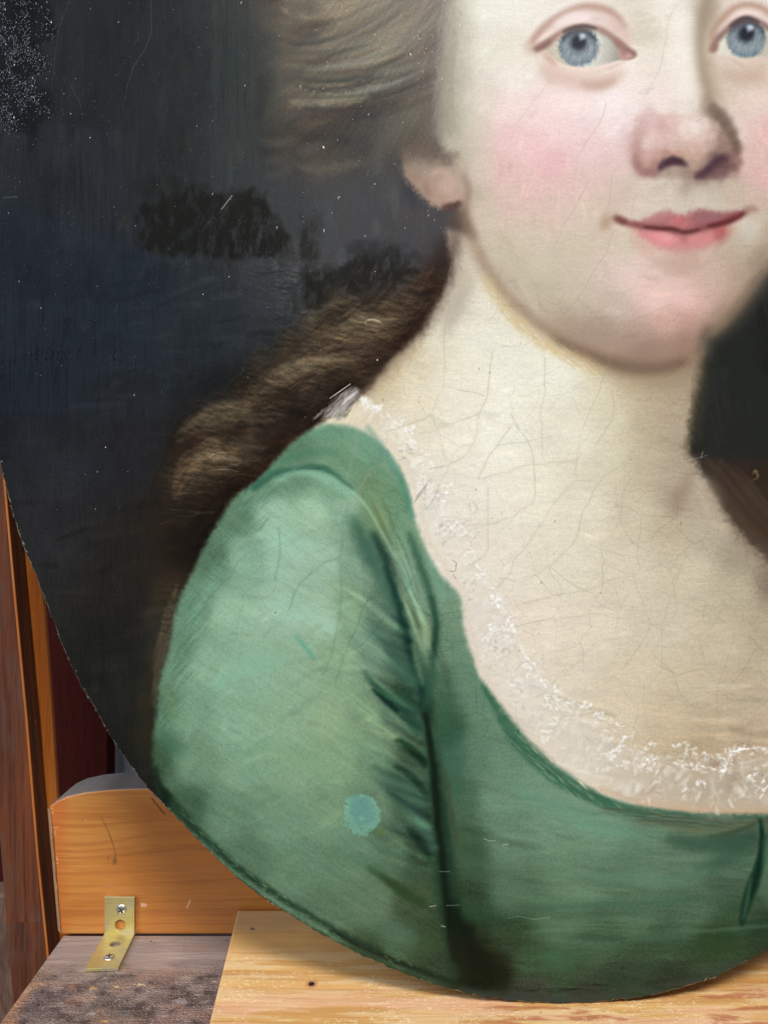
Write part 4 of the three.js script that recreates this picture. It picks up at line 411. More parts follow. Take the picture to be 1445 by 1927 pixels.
  F([300, 1370, 320, 1400, 350, 1420], [8, 22, 10], [64, 104, 82], 0.5, 9); F([316, 1300, 326, 1340, 334, 1360], [4, 12, 6], [112, 142, 98], 0.45, 6); F([300, 1480, 326, 1512, 360, 1552, 410, 1600, 460, 1642, 520, 1684, 590, 1726, 660, 1764, 720, 1794], [10, 14, 12, 10, 9, 8, 7, 7, 6], [30, 50, 36], 0.7, 4, dry(0.7, 14, 5, 0.05, 0.5)); F([292, 1440, 300, 1478, 316, 1510], [5, 9, 12], [20, 32, 22], 0.8, 5); F([360, 1574, 420, 1632, 500, 1696, 580, 1746, 680, 1800, 780, 1842], [4, 7, 9, 10, 10, 8], [24, 38, 26], 0.5, 3, dry(0.6, 8, 4, 0.25, 0.65));
  for (let k = 0; k < 130; k++) {                      // fine folds drawn in towards the armhole seam
    const r = rng(16000 + k), t = r(), x = 770 + t * 52, y = 1170 + t * 470 + (r() - 0.5) * 30, a = 2.35 + 0.22 * t + r() * 0.34, l = 40 + r() * 130 * (1 - 0.3 * t), w = 3 + r() * 9, dark = r() < 0.5, x1 = x - Math.abs(Math.cos(a)) * l, y1 = y - Math.sin(a) * l;
    P.tone([x, y, (x + x1) / 2 + 6 * (r() - 0.3), (y + y1) / 2 + 8 * r(), x1, y1], [w * 1.2, w, 0.6], dark ? 0.8 + r() * 0.14 : 1.03 + r() * 0.1, 2.2 + r() * 2.8, dark ? -0.02 : 0.015);
  }
  for (let k = 0; k < 60; k++) { const r = rng(16500 + k), t = r(), x = 700 + t * 90 + (r() - 0.5) * 40, y = 930 + t * 260, l = 50 + r() * 90; P.tone([x, y, x + l * 0.26, y + l * 0.5, x + l * 0.42, y + l], [1, 3 + r() * 6, 1], r() < 0.55 ? 0.86 + r() * 0.1 : 1.03 + r() * 0.07, 1.6 + r() * 2, (r() - 0.2) * 0.05); }
  for (let k = 0; k < 240; k++) { const r = rng(17000 + k), x = 310 + r() * 470, y = 900 + r() * 900, a = (x < 430 ? -1.0 : -0.25) + (r() - 0.5) * 0.8, l = 20 + r() * 70, w = 4 + r() * 14; P.tone([x, y, x + Math.cos(a) * l / 2, y + Math.sin(a) * l / 2 - 3, x + Math.cos(a) * l, y + Math.sin(a) * l], [w * 0.4, w, w * 0.4], 0.95 + r() * 0.1, 1.6 + r() * 2, (r() - 0.5) * 0.03); }
  for (let k = 0; k < 240; k++) { const r = rng(18000 + k), x = 850 + r() * 590, y = 1280 + r() * 590, l = 40 + r() * 130, w = 3 + r() * 12, q = (y - 1280) / 600, s = 0.5 * (1 - q) * sstep(1300, 900, x); P.tone([x, y, x + l / 2, y + l * 0.5 * s + 4, x + l, y + l * s - 4 * q], [w * 0.4, w, w * 0.4], 0.9 + r() * 0.19, 2 + r() * 3.5, (r() - 0.5) * 0.03); }
  for (let k = 0; k < 170; k++) { const r = rng(1500 + k), t = r(), y = 920 + t * 470, x = [460, 400, 350, 322, 300][Math.floor(t * 4.99)] + (r() - 0.2) * 46, l = 10 + r() * 22; F([x, y, x + l * 0.5, y - l * 0.7, x + l, y - l * 1.1], [0.6, 1.6, 0.6], r() < 0.6 ? [66, 108, 86] : [128, 172, 146], 0.24, 1.3); }
  // the fabric at the neckline: a darker band, then brown-green hem
  F([906, 1284, 940, 1340, 976, 1392, 1030, 1444, 1090, 1486, 1150, 1514, 1220, 1532], [4, 14, 24, 26, 22, 14, 8], [56, 98, 76], 0.75, 4, dry(42 * D2, 30, 4, 0.05, 0.5)); F([1130, 1520, 1190, 1530, 1250, 1540, 1330, 1546, 1445, 1544, 1520, 1538], [4, 14, 22, 26, 24, 18], [74, 88, 68], 0.75, 4.5, dry(4 * D2, 36, 3, 0.1, 0.6)); F([1180, 1544, 1250, 1556, 1320, 1562, 1380, 1556, 1420, 1542], [3, 10, 12, 9, 3], [102, 110, 84], 0.5, 4, dry(4 * D2, 30, 2.5, 0.2, 0.7)); F([1090, 1484, 1150, 1508, 1220, 1522, 1320, 1534, 1445, 1535], [2, 4, 4, 4, 4], [64, 104, 82], 0.7, 2.5);
  // bodice: broad horizontal sweeps, the gathered slit at the right
  F([960, 1480, 1040, 1520, 1140, 1560, 1240, 1580], [8, 22, 18, 6], [102, 150, 124], 0.45, 10, dry(18 * D2, 50, 5, 0.1, 0.6)); F([1250, 1580, 1320, 1590, 1390, 1582, 1420, 1570], [6, 18, 26, 8], [46, 76, 62], 0.6, 7); F([1300, 1640, 1360, 1620, 1410, 1590], [8, 22, 10], [50, 82, 66], 0.5, 9); F([1040, 1640, 1140, 1650, 1240, 1660, 1330, 1640], [6, 18, 22, 8], [86, 126, 102], 0.4, 9, dry(0, 60, 5, 0.1, 0.6)); F([980, 1700, 1080, 1712, 1200, 1700, 1300, 1690], [6, 14, 16, 6], [58, 96, 74], 0.45, 9, dry(0, 60, 5, 0.1, 0.6)); F([970, 1745, 1040, 1750, 1120, 1742, 1220, 1736], [6, 18, 18, 6], [84, 116, 92], 0.45, 7, dry(0, 50, 4, 0.2, 0.7)); F([1020, 1800, 1050, 1806, 1090, 1800], [8, 26, 10], [60, 104, 76], 0.55, 12);
  F([1180, 1760, 1240, 1762, 1310, 1752], [6, 14, 8], [70, 104, 82], 0.4, 7); F([1300, 1790, 1350, 1772, 1390, 1754], [14, 40, 16], [34, 62, 36], 0.6, 14); F([1390, 1740, 1440, 1750, 1500, 1740], [10, 30, 20], [30, 58, 42], 0.55, 10); F([1250, 1750, 1320, 1752, 1390, 1746, 1445, 1742], [2, 3, 4, 3], [84, 112, 94], 0.4, 3);
  F([1429, 1540, 1434, 1580, 1430, 1620, 1418, 1660, 1404, 1700, 1394, 1742], [4, 7, 13, 18, 15, 6], [24, 52, 38], 0.9, 3); F([1432, 1560, 1428, 1630, 1410, 1690], [2, 5, 4], [16, 38, 28], 0.7, 2); F([1412, 1650, 1406, 1690, 1398, 1730], [2, 5, 2], [66, 92, 74], 0.5, 2.5); F([1440, 1580, 1446, 1640, 1442, 1700], [6, 16, 10], [70, 106, 84], 0.5, 6); F([1420, 1550, 1380, 1566, 1330, 1574], [2, 4, 2], [58, 66, 48], 0.6, 3);
  // the dark pool at the bottom of the arm
  P.shape([844, 1700, 862, 1722, 892, 1766, 924, 1806, 960, 1840, 952, 1860, 910, 1866, 874, 1860, 860, 1810], [6, 18, 9], { soft: 9, op: 0.95, wob: 14, wl: 26, tex: (u, v) => 0.75 + 0.25 * fbm((u + v) / 40, (v - u) / 12, 3) }); F([850, 1700, 862, 1750, 880, 1790, 920, 1830], [8, 26, 34, 18], [6, 17, 9], 0.85, 9); F([818, 1420, 826, 1500, 834, 1590, 842, 1670, 856, 1750, 868, 1830], [6, 12, 14, 18, 24, 24], [14, 30, 19], 0.4, 7); F([862, 1700, 900, 1720, 950, 1740], [8, 22, 10], [36, 66, 44], 0.5, 12);
  F([620, 1750, 700, 1790, 780, 1822, 860, 1850], [4, 7, 8, 5], [22, 38, 26], 0.8, 3, dry(0.5, 12, 4, 0.1, 0.5)); F([860, 1862, 940, 1878, 1020, 1882, 1100, 1882, 1200, 1870, 1300, 1848, 1400, 1806], [8, 16, 18, 16, 12, 10, 8], [50, 58, 54], 0.6, 5, dry(0, 40, 4, 0.1, 0.6)); F([960, 1858, 1020, 1864, 1090, 1860, 1160, 1850], [2, 6, 6, 2], [20, 32, 24], 0.6, 3, dry(0, 30, 3));
  // a round repair on the sleeve: bluish fill, pale rim
  P.shape([648, 1520, 656, 1500, 676, 1494, 698, 1500, 712, 1516, 714, 1542, 702, 1562, 684, 1572, 664, 1566, 650, 1548], [112, 166, 150], { soft: 1.5, wob: 4, wl: 6, op: 0.7, lift: 0.4, tex: dry(0.5, 8, 5, 0, 0.4) }); P.shape([656, 1516, 668, 1500, 692, 1502, 704, 1518, 704, 1540, 690, 1550, 668, 1548], [94, 140, 136], { soft: 4.5, wob: 9, wl: 8, op: 0.7, tex: (u, v) => 0.5 + 0.6 * fbm(u / 7, v / 5, 3) }); F([676, 1538, 684, 1543], [3, 4], [140, 184, 156], 0.5, 2);
  for (let k = 0; k < 44; k++) { const r = rng(700 + k), a = r() * 6.28, q = 22 + Math.sqrt(r()) * 16, x = 681 + Math.cos(a) * q, y = 1533 + Math.sin(a) * q * 1.1; F([x, y, x + 4 * r(), y + 3 * r()], [1.5 + 2 * r(), 1], r() < 0.7 ? [136, 182, 160] : [88, 110, 76], 0.45, 1.2); }
  F([706, 1560, 716, 1566, 726, 1560], [4, 10, 4], [86, 108, 62], 0.55, 4);
}

function lace(P, gloss, D2) {
  // thin scraped white over the skin along the neckline
  const band = [690, 800, 730, 838, 762, 890, 784, 950, 800, 1010, 832, 1066, 866, 1108, 878, 1170, 900, 1250, 940, 1312, 1000, 1390, 1060, 1440, 1150, 1490, 1250, 1512, 1360, 1522, 1445, 1520, 1540, 1500, 1545, 1440, 1445, 1424, 1340, 1424, 1260, 1434, 1180, 1410, 1140, 1370, 1080, 1330, 1020, 1280, 976, 1220, 940, 1160, 900, 1080, 880, 1010, 860, 950, 830, 880, 790, 820, 740, 780, 690, 762, 650, 770, 640, 792];
  P.shape(band, [226, 219, 205], { soft: 14, wob: 14, wl: 20, op: 0.5, tex: (u, v) => 0.35 + 0.65 * fbm(u / 30, v / 22, 3) });
  P.shape([1010, 1330, 1060, 1410, 1130, 1466, 1250, 1508, 1400, 1520, 1540, 1500, 1540, 1450, 1420, 1440, 1300, 1440, 1200, 1430, 1120, 1380], (u) => { const t = sstep(1050, 1330, u); return [212 - 34 * t, 203 - 38 * t, 188 - 40 * t]; }, { soft: 14, wob: 10, wl: 20, op: 0.75, tex: (u, v) => 0.5 + 0.5 * fbm(u / 26, v / 20, 3) });
  P.brush([700, 812, 740, 842, 766, 888, 788, 950, 806, 1014, 838, 1066, 870, 1110, 882, 1180, 908, 1262, 944, 1318, 1004, 1398, 1060, 1444, 1110, 1474], [4, 8, 8, 7, 7, 8, 8, 8, 8, 10, 10, 8, 4], [208, 196, 174], { soft: 4, op: 0.4, wob: 4 });
  P.brush([1120, 1482, 1200, 1508, 1300, 1522, 1445, 1526, 1540, 1516], [3, 8, 9, 9, 8], [196, 170, 144], { soft: 3.5, op: 0.6, wob: 4 });
  { const C = spline([[676, 752], [730, 800], [778, 858], [808, 930], [838, 1000], [880, 1070], [920, 1150], [950, 1230], [1000, 1310], [1070, 1376], [1150, 1432], [1240, 1468], [1340, 1482], [1445, 1476], [1560, 1450]], false, 12), n = C.length;
    for (let k = 0; k < 520; k++) { const r = rng(19000 + k), i = 2 + Math.floor(r() * (n - 5)), p = C[i], q = C[i + 2], l = Math.hypot(q[0] - p[0], q[1] - p[1]) || 1, tx = (q[0] - p[0]) / l, ty = (q[1] - p[1]) / l, w = 14 + 30 * sstep(0.2, 0.6, i / n), o = (r() - 0.5) * 2 * w, x = p[0] - ty * o, y = p[1] + tx * o, h = 6 + r() * 20, sl = (r() - 0.5) * 1.4, dx = (-ty + tx * sl) * h / 2, dy = (tx + ty * sl) * h / 2, lit = r();
      P.brush([x - dx, y - dy, x + 3 * (r() - 0.5), y + 3 * (r() - 0.5), x + dx, y + dy], [0.8, 2 + r() * 6, 0.8], lit < 0.5 ? [236, 231, 223] : lit < 0.75 ? [222, 214, 206] : lit < 0.9 ? [196, 186, 174] : [206, 190, 170], { soft: 1 + r() * 2.2, op: (0.14 + 0.34 * r()) * (lit > 0.75 ? 0.7 : 1), wob: 2, wl: 5, lift: lit < 0.5 ? 0.3 : 0 }); }
    for (let k = 0; k < 200; k++) { const r = rng(19600 + k), i = 2 + Math.floor(r() * (n - 5)), p = C[i], q = C[i + 2], l = Math.hypot(q[0] - p[0], q[1] - p[1]) || 1, tx = (q[0] - p[0]) / l, ty = (q[1] - p[1]) / l, w = 12 + 34 * sstep(0.2, 0.6, i / n), o = w * (0.55 + 0.5 * r()) + 6 * Math.sin(i * 1.9), x = p[0] + ty * o, y = p[1] - tx * o, h = 5 + r() * 12, b = (r() - 0.5) * 5; P.brush([x - tx * h / 2, y - ty * h / 2 + b, x, y, x + tx * h / 2, y + ty * h / 2 + b], [1, 1.6 + r() * 3, 1], [238, 234, 228], { soft: 1.1, op: 0.2 + 0.35 * r(), wob: 1.5, wl: 4, lift: 0.6 }); } }
  const squig = (pts, amp, step, op, seed, w0 = 1.3) => { const C = spline(pairs(pts), false, 10), r = rng(seed), L = []; let acc = 0; for (let i = 1; i < C.length; i++) { acc += Math.hypot(C[i][0] - C[i - 1][0], C[i][1] - C[i - 1][1]); if (acc > step) { acc = 0; L.push([C[i][0] + (r() - 0.5) * 2 * amp, C[i][1] + (r() - 0.5) * 2 * amp]); if (r() < 0.35) L.push([C[i][0] + (r() - 0.5) * 2.6 * amp, C[i][1] + (r() - 0.5) * 2.6 * amp]); } }
    for (let i = 0; i + 4 < L.length; i += 3) { if (r() < 0.42) continue; P.brush(L.slice(i, i + 2 + Math.floor(r() * 3)).flat(), [0.8, w0 + r() * 2.4, w0 + r() * 4.4, w0 + r(), 0.8], [246, 244, 240], { soft: 0.9, op: op * (0.3 + 0.6 * r()), wob: 1.5, wl: 4, lift: 1.1 }); } };
  const edge = [752, 786, 772, 812, 812, 870, 842, 940, 872, 1004, 906, 1080, 932, 1130, 966, 1186, 996, 1252, 1024, 1290, 1050, 1320, 1104, 1330, 1140, 1356, 1180, 1384];
  squig(edge, 4, 6, 0.85, 1); squig(edge, 6, 9, 0.6, 2); squig([1180, 1384, 1160, 1408, 1148, 1424, 1190, 1440, 1216, 1440, 1226, 1426], 4, 5, 0.95, 3); squig([1226, 1402, 1290, 1402, 1310, 1412], 3, 6, 0.6, 4); squig([1216, 1438, 1280, 1436, 1340, 1446, 1366, 1450], 3, 5, 0.8, 5); squig([1352, 1428, 1378, 1426, 1372, 1446, 1356, 1450], 3, 4, 1, 6, 2); squig([1370, 1416, 1410, 1410, 1445, 1408, 1520, 1404], 3, 5, 0.95, 7, 1.8); squig([1030, 1320, 1042, 1360, 1030, 1386, 1016, 1404], 5, 6, 0.8, 8); squig([918, 1176, 930, 1196, 950, 1204, 964, 1180], 7, 6, 0.95, 9); squig([902, 1250, 916, 1216, 928, 1186], 4, 6, 0.6, 10); squig([1410, 1462, 1420, 1476, 1440, 1490, 1445, 1510], 5, 6, 0.7, 11); squig([1310, 1474, 1326, 1478, 1322, 1488], 4, 5, 0.6, 12); squig([976, 1296, 990, 1280, 1004, 1264], 4, 6, 0.7, 13); squig([1240, 1432, 1400, 1430, 1445, 1436], 6, 8, 0.45, 14); squig([838, 988, 850, 996, 866, 990, 880, 1000], 6, 6, 0.8, 15); squig([640, 780, 656, 752, 672, 736], 4, 6, 0.5, 16);
  const V = (x, y, sx, sy, c, o, n, seed, sp = 1) => { const r = rng(seed); for (let i = 0; i < n; i++) { const a = r() * 6.28, q = Math.sqrt(r()), px = x + Math.cos(a) * q * sx, py = y + Math.sin(a) * q * sy, d = r() * 6.28, l = (3 + r() * 9) * sp, b = (r() - 0.5) * 6; P.brush([px, py, px + Math.cos(d) * l * 0.5 + b, py + Math.sin(d) * l * 0.5 - b, px + Math.cos(d + 0.6) * l, py + Math.sin(d + 0.6) * l], [1.4, 2.2 + r() * 3.6 * sp, 1.2], c[Math.floor(r() * c.length)], { soft: 0.8, op: Math.min(1, o * (0.4 + 0.4 * r())), wob: 1.2, wl: 4, lift: 0.8 }); } };
  const W = [[246, 245, 243], [234, 231, 226], [242, 239, 234], [222, 216, 210]], G = [[178, 172, 168], [160, 154, 150], [196, 190, 184]];
  // the stiff grey end of the lace on the shoulder
  P.shape([604, 792, 612, 768, 636, 744, 664, 728, 678, 734, 682, 748, 664, 764, 652, 784, 632, 788, 618, 784], [128, 120, 112], { soft: 2.5, wob: 3, op: 0.75, tex: dry(-40 * D2, 20, 2.5, 0.1, 0.6), lift: 0.4 });
  P.strands([[606, 786, 622, 768, 644, 744, 670, 728], [640, 792, 652, 776, 664, 760, 682, 744]], 90, [[190, 184, 178], [150, 144, 138], [214, 210, 206], [84, 74, 66]], { seed: 71, w: [0.8, 1.8], a: [0.25, 0.7], jit: 3, len: [0.25, 0.6], lift: 0.7 });
  P.brush([620, 750, 640, 736, 660, 722], [1, 1.6, 1], [206, 198, 188], { soft: 0.6, op: 0.8, lift: 0.8 }); P.brush([588, 790, 600, 780, 610, 770], [1, 4, 1], [158, 152, 144], { soft: 1.2, op: 0.7, wob: 2 });
  P.shape([676, 752, 690, 748, 700, 762, 716, 764, 712, 774, 690, 774], [238, 234, 226], { soft: 2.5, wob: 3, op: 0.75, lift: 0.4 }); P.strands([[640, 800, 660, 780, 690, 760], [690, 806, 700, 784, 716, 766]], 60, [[232, 222, 204], [206, 190, 162]], { seed: 72, a: [0.2, 0.5], w: [0.8, 2] });
  for (const [x, y, sx, sy, n, o] of [[706, 768, 16, 6, 8, 0.8], [755, 792, 8, 8, 7, 1], [770, 812, 7, 10, 8, 1], [740, 810, 5, 14, 5, 0.6], [764, 836, 14, 8, 8, 0.7], [800, 860, 16, 16, 8, 0.6], [816, 880, 7, 12, 7, 0.8], [806, 900, 22, 30, 14, 0.4], [842, 920, 7, 14, 7, 0.9], [838, 950, 9, 10, 6, 0.8], [838, 992, 18, 12, 14, 0.85], [872, 1000, 20, 14, 8, 0.45], [880, 1044, 8, 14, 6, 0.8], [906, 1084, 8, 16, 7, 0.9], [926, 1126, 10, 10, 10, 1], [938, 1136, 8, 8, 6, 0.9], [960, 1174, 9, 9, 7, 0.8], [924, 1180, 8, 10, 8, 0.9], [940, 1200, 22, 18, 20, 0.75], [960, 1190, 12, 10, 8, 0.9], [916, 1224, 10, 26, 12, 0.7], [950, 1240, 26, 24, 16, 0.4], [990, 1250, 10, 10, 8, 0.9], [1006, 1268, 14, 12, 9, 0.9], [1022, 1286, 8, 6, 6, 1], [980, 1290, 10, 12, 8, 0.6], [960, 1280, 8, 14, 7, 0.7]]) V(x, y, sx, sy, W, o, n, 2000 + x + y);
  for (const [x, y, sx, sy, n, o] of [[1040, 1300, 10, 9, 8, 0.85], [1038, 1322, 8, 12, 10, 0.85], [1060, 1330, 20, 14, 8, 0.4], [1042, 1364, 14, 16, 14, 0.8], [1030, 1384, 18, 14, 12, 0.7], [1066, 1362, 14, 10, 7, 0.5], [1104, 1332, 14, 6, 8, 0.8], [1124, 1342, 7, 9, 7, 0.9], [1136, 1358, 10, 8, 6, 0.8], [1162, 1362, 14, 7, 8, 0.7], [1184, 1378, 6, 10, 6, 0.8], [1172, 1398, 6, 12, 8, 1], [1158, 1408, 14, 7, 8, 0.9], [1150, 1424, 10, 12, 12, 0.95], [1176, 1438, 22, 8, 12, 0.7], [1216, 1440, 14, 7, 12, 0.95], [1226, 1402, 12, 6, 6, 0.6], [1280, 1402, 18, 6, 8, 0.6], [1300, 1408, 10, 6, 6, 0.6], [1290, 1420, 30, 5, 10, 0.5], [1290, 1442, 10, 7, 8, 0.8], [1330, 1446, 30, 4, 12, 0.8], [1364, 1430, 11, 13, 18, 1], [1360, 1448, 10, 6, 8, 0.95], [1330, 1424, 22, 5, 8, 0.6], [1384, 1414, 22, 5, 14, 0.95], [1420, 1412, 22, 5, 10, 0.8], [1416, 1466, 8, 8, 8, 0.85], [1434, 1484, 10, 16, 12, 0.75], [1320, 1476, 10, 8, 8, 0.7], [1290, 1488, 6, 5, 4, 0.6], [1236, 1466, 14, 10, 9, 0.4], [1140, 1450, 14, 12, 9, 0.4], [1100, 1420, 40, 30, 16, 0.25], [1220, 1490, 40, 16, 12, 0.25], [1400, 1494, 40, 16, 12, 0.3], [1500, 1440, 40, 16, 26, 0.7]]) V(x, y, sx, sy, W, o, n, 5000 + x * 3 + y);
  for (const [x, y, sx, sy, n, o] of [[760, 850, 14, 20, 14, 0.4], [812, 930, 18, 30, 16, 0.35], [840, 1010, 16, 40, 16, 0.3], [880, 1110, 14, 30, 12, 0.3], [930, 1230, 26, 30, 14, 0.3], [1000, 1330, 30, 40, 14, 0.25], [1300, 1434, 60, 12, 20, 0.4], [1340, 1480, 80, 24, 24, 0.3], [1390, 1450, 40, 20, 12, 0.35]]) V(x, y, sx, sy, G, o, n, 8000 + x + y, 1.3);
  for (const [cx, cy, rr] of [[1285, 1428, 11], [1322, 1430, 12], [1334, 1428, 9], [1400, 1432, 12], [1362, 1430, 13]]) P.brush([...Array(9)].flatMap((_, i) => [cx + Math.cos(i * 0.7 + 2) * rr, cy + Math.sin(i * 0.7 + 2) * rr * 0.8]), [1.5, 3, 2, 3, 2, 3, 2, 3, 1.5], [206, 196, 188], { soft: 0.9, op: 0.55, wob: 2, wl: 5, lift: 0.8 });
  P.brush([1362, 1500, 1376, 1470, 1384, 1450], [3, 16, 6], [160, 138, 118], { soft: 7, op: 0.45 }); P.brush([1196, 1506, 1216, 1490, 1240, 1480], [3, 8, 3], [160, 136, 114], { soft: 5, op: 0.4 }); P.brush([1334, 1436, 1350, 1440, 1352, 1430], [4, 10, 4], [150, 120, 104], { soft: 4, op: 0.5 });
  for (let k = 0; k < 12; k++) P.brush([778 + k * 2, 948 - k * 2.2, 786 + k * 1.6, 930 - k * 2], [1, 1.2], [150, 144, 134], { soft: 0.6, op: 0.4 });
  for (const f of [[851, 1054, 859, 1060, 856, 1066], [846, 1075, 856, 1074, 858, 1062], [852, 1080, 858, 1090]]) P.brush(f, 1.2, [128, 116, 100], { soft: 0.7, op: 0.5 });
}

const CRACKS = [[1272, 7, 1255, 40, 1249, 94, 1245, 128, 1228, 158, 1208, 198, 1196, 230], [1138, 191, 1128, 228, 1104, 268, 1086, 300], [1034, 151, 1007, 188, 973, 232, 960, 262], [1332, 211, 1309, 232], [1279, 260, 1255, 299, 1235, 329, 1208, 356, 1188, 396, 1183, 423, 1188, 460], [1314, 339, 1306, 369, 1290, 406, 1279, 440, 1272, 477, 1262, 500], [1423, 262, 1410, 302, 1400, 352, 1398, 386], [1108, 339, 1088, 379, 1057, 430, 1044, 460], [1155, 332, 1145, 369, 1141, 396],
  [1161, 433, 1148, 453, 1138, 480, 1111, 520, 1088, 560, 1057, 597, 1027, 628, 994, 644, 960, 653, 940, 652], [1195, 534, 1161, 564, 1145, 590], [1239, 534, 1210, 562, 1175, 591, 1134, 618, 1114, 638], [1269, 574, 1208, 597, 1158, 631, 1145, 658, 1143, 688, 1134, 722, 1108, 772, 1091, 812, 1086, 842, 1085, 896], [1027, 675, 1025, 728, 1017, 772, 1020, 809, 1019, 856], [1151, 735, 1155, 772, 1145, 799, 1121, 832], [1285, 748, 1262, 792, 1242, 829, 1228, 859], [1222, 846, 1205, 873, 1178, 913, 1168, 950, 1170, 985, 1185, 1010, 1210, 1035],
  [1192, 842, 1175, 866, 1134, 899, 1108, 940, 1096, 960, 1086, 1007, 1057, 1044, 1017, 1077, 977, 1093], [1121, 906, 1084, 908, 1057, 930, 1034, 958, 1000, 1010, 973, 1047, 960, 1077, 930, 1112], [1420, 1051, 1400, 1091, 1373, 1128, 1336, 1181, 1279, 1212, 1239, 1215], [1285, 1047, 1269, 1104, 1245, 1181, 1235, 1218, 1212, 1242, 1181, 1259], [1168, 1198, 1121, 1208, 1084, 1249, 1041, 1285], [960, 1145, 1027, 1124, 1098, 1111, 1155, 1091, 1218, 1074, 1285, 1044, 1346, 1024], [970, 1178, 1044, 1165, 1108, 1156, 1168, 1165, 1242, 1181], [1228, 1232, 1262, 1265, 1275, 1299, 1302, 1332, 1332, 1371, 1302, 1400, 1255, 1438, 1220, 1470], [1332, 1371, 1376, 1358, 1420, 1348, 1445, 1332], [1282, 1296, 1360, 1295, 1443, 1297], [1131, 1371, 1220, 1370, 1329, 1373], [1213, 1289, 1212, 1366], [1346, 1024, 1352, 990, 1358, 960],
  [653, 960, 644, 1010, 636, 1048, 606, 1063, 560, 1106, 545, 1146], [636, 1048, 644, 1093, 639, 1159, 626, 1226, 606, 1269], [749, 960, 723, 1046, 693, 1126, 663, 1199, 630, 1286], [806, 1056, 756, 1116, 693, 1199, 674, 1220], [819, 1158, 862, 1149], [826, 1186, 845, 1206, 880, 1206], [523, 990, 528, 1033, 518, 1093], [850, 1206, 858, 1280, 862, 1310], [850, 500, 838, 640, 834, 722, 812, 778], [834, 722, 870, 734, 910, 742], [812, 778, 770, 800, 730, 815], [926, 660, 918, 740, 904, 780, 886, 850, 850, 870, 806, 882], [904, 780, 850, 798, 790, 818], [812, 778, 830, 830, 840, 866], [673, 800, 666, 850, 650, 900], [728, 815, 722, 870, 700, 880, 672, 920, 660, 960], [724, 876, 745, 900], [960, 806, 935, 840, 910, 880, 900, 905], [935, 840, 990, 830, 1040, 822], [960, 780, 975, 806, 1000, 840, 1004, 880, 1006, 940], [910, 905, 940, 890, 960, 885, 1010, 875, 1085, 866], [920, 920, 918, 1010, 914, 1040, 880, 1070], [940, 985, 910, 988, 850, 985], [1006, 945, 960, 975, 935, 985]];

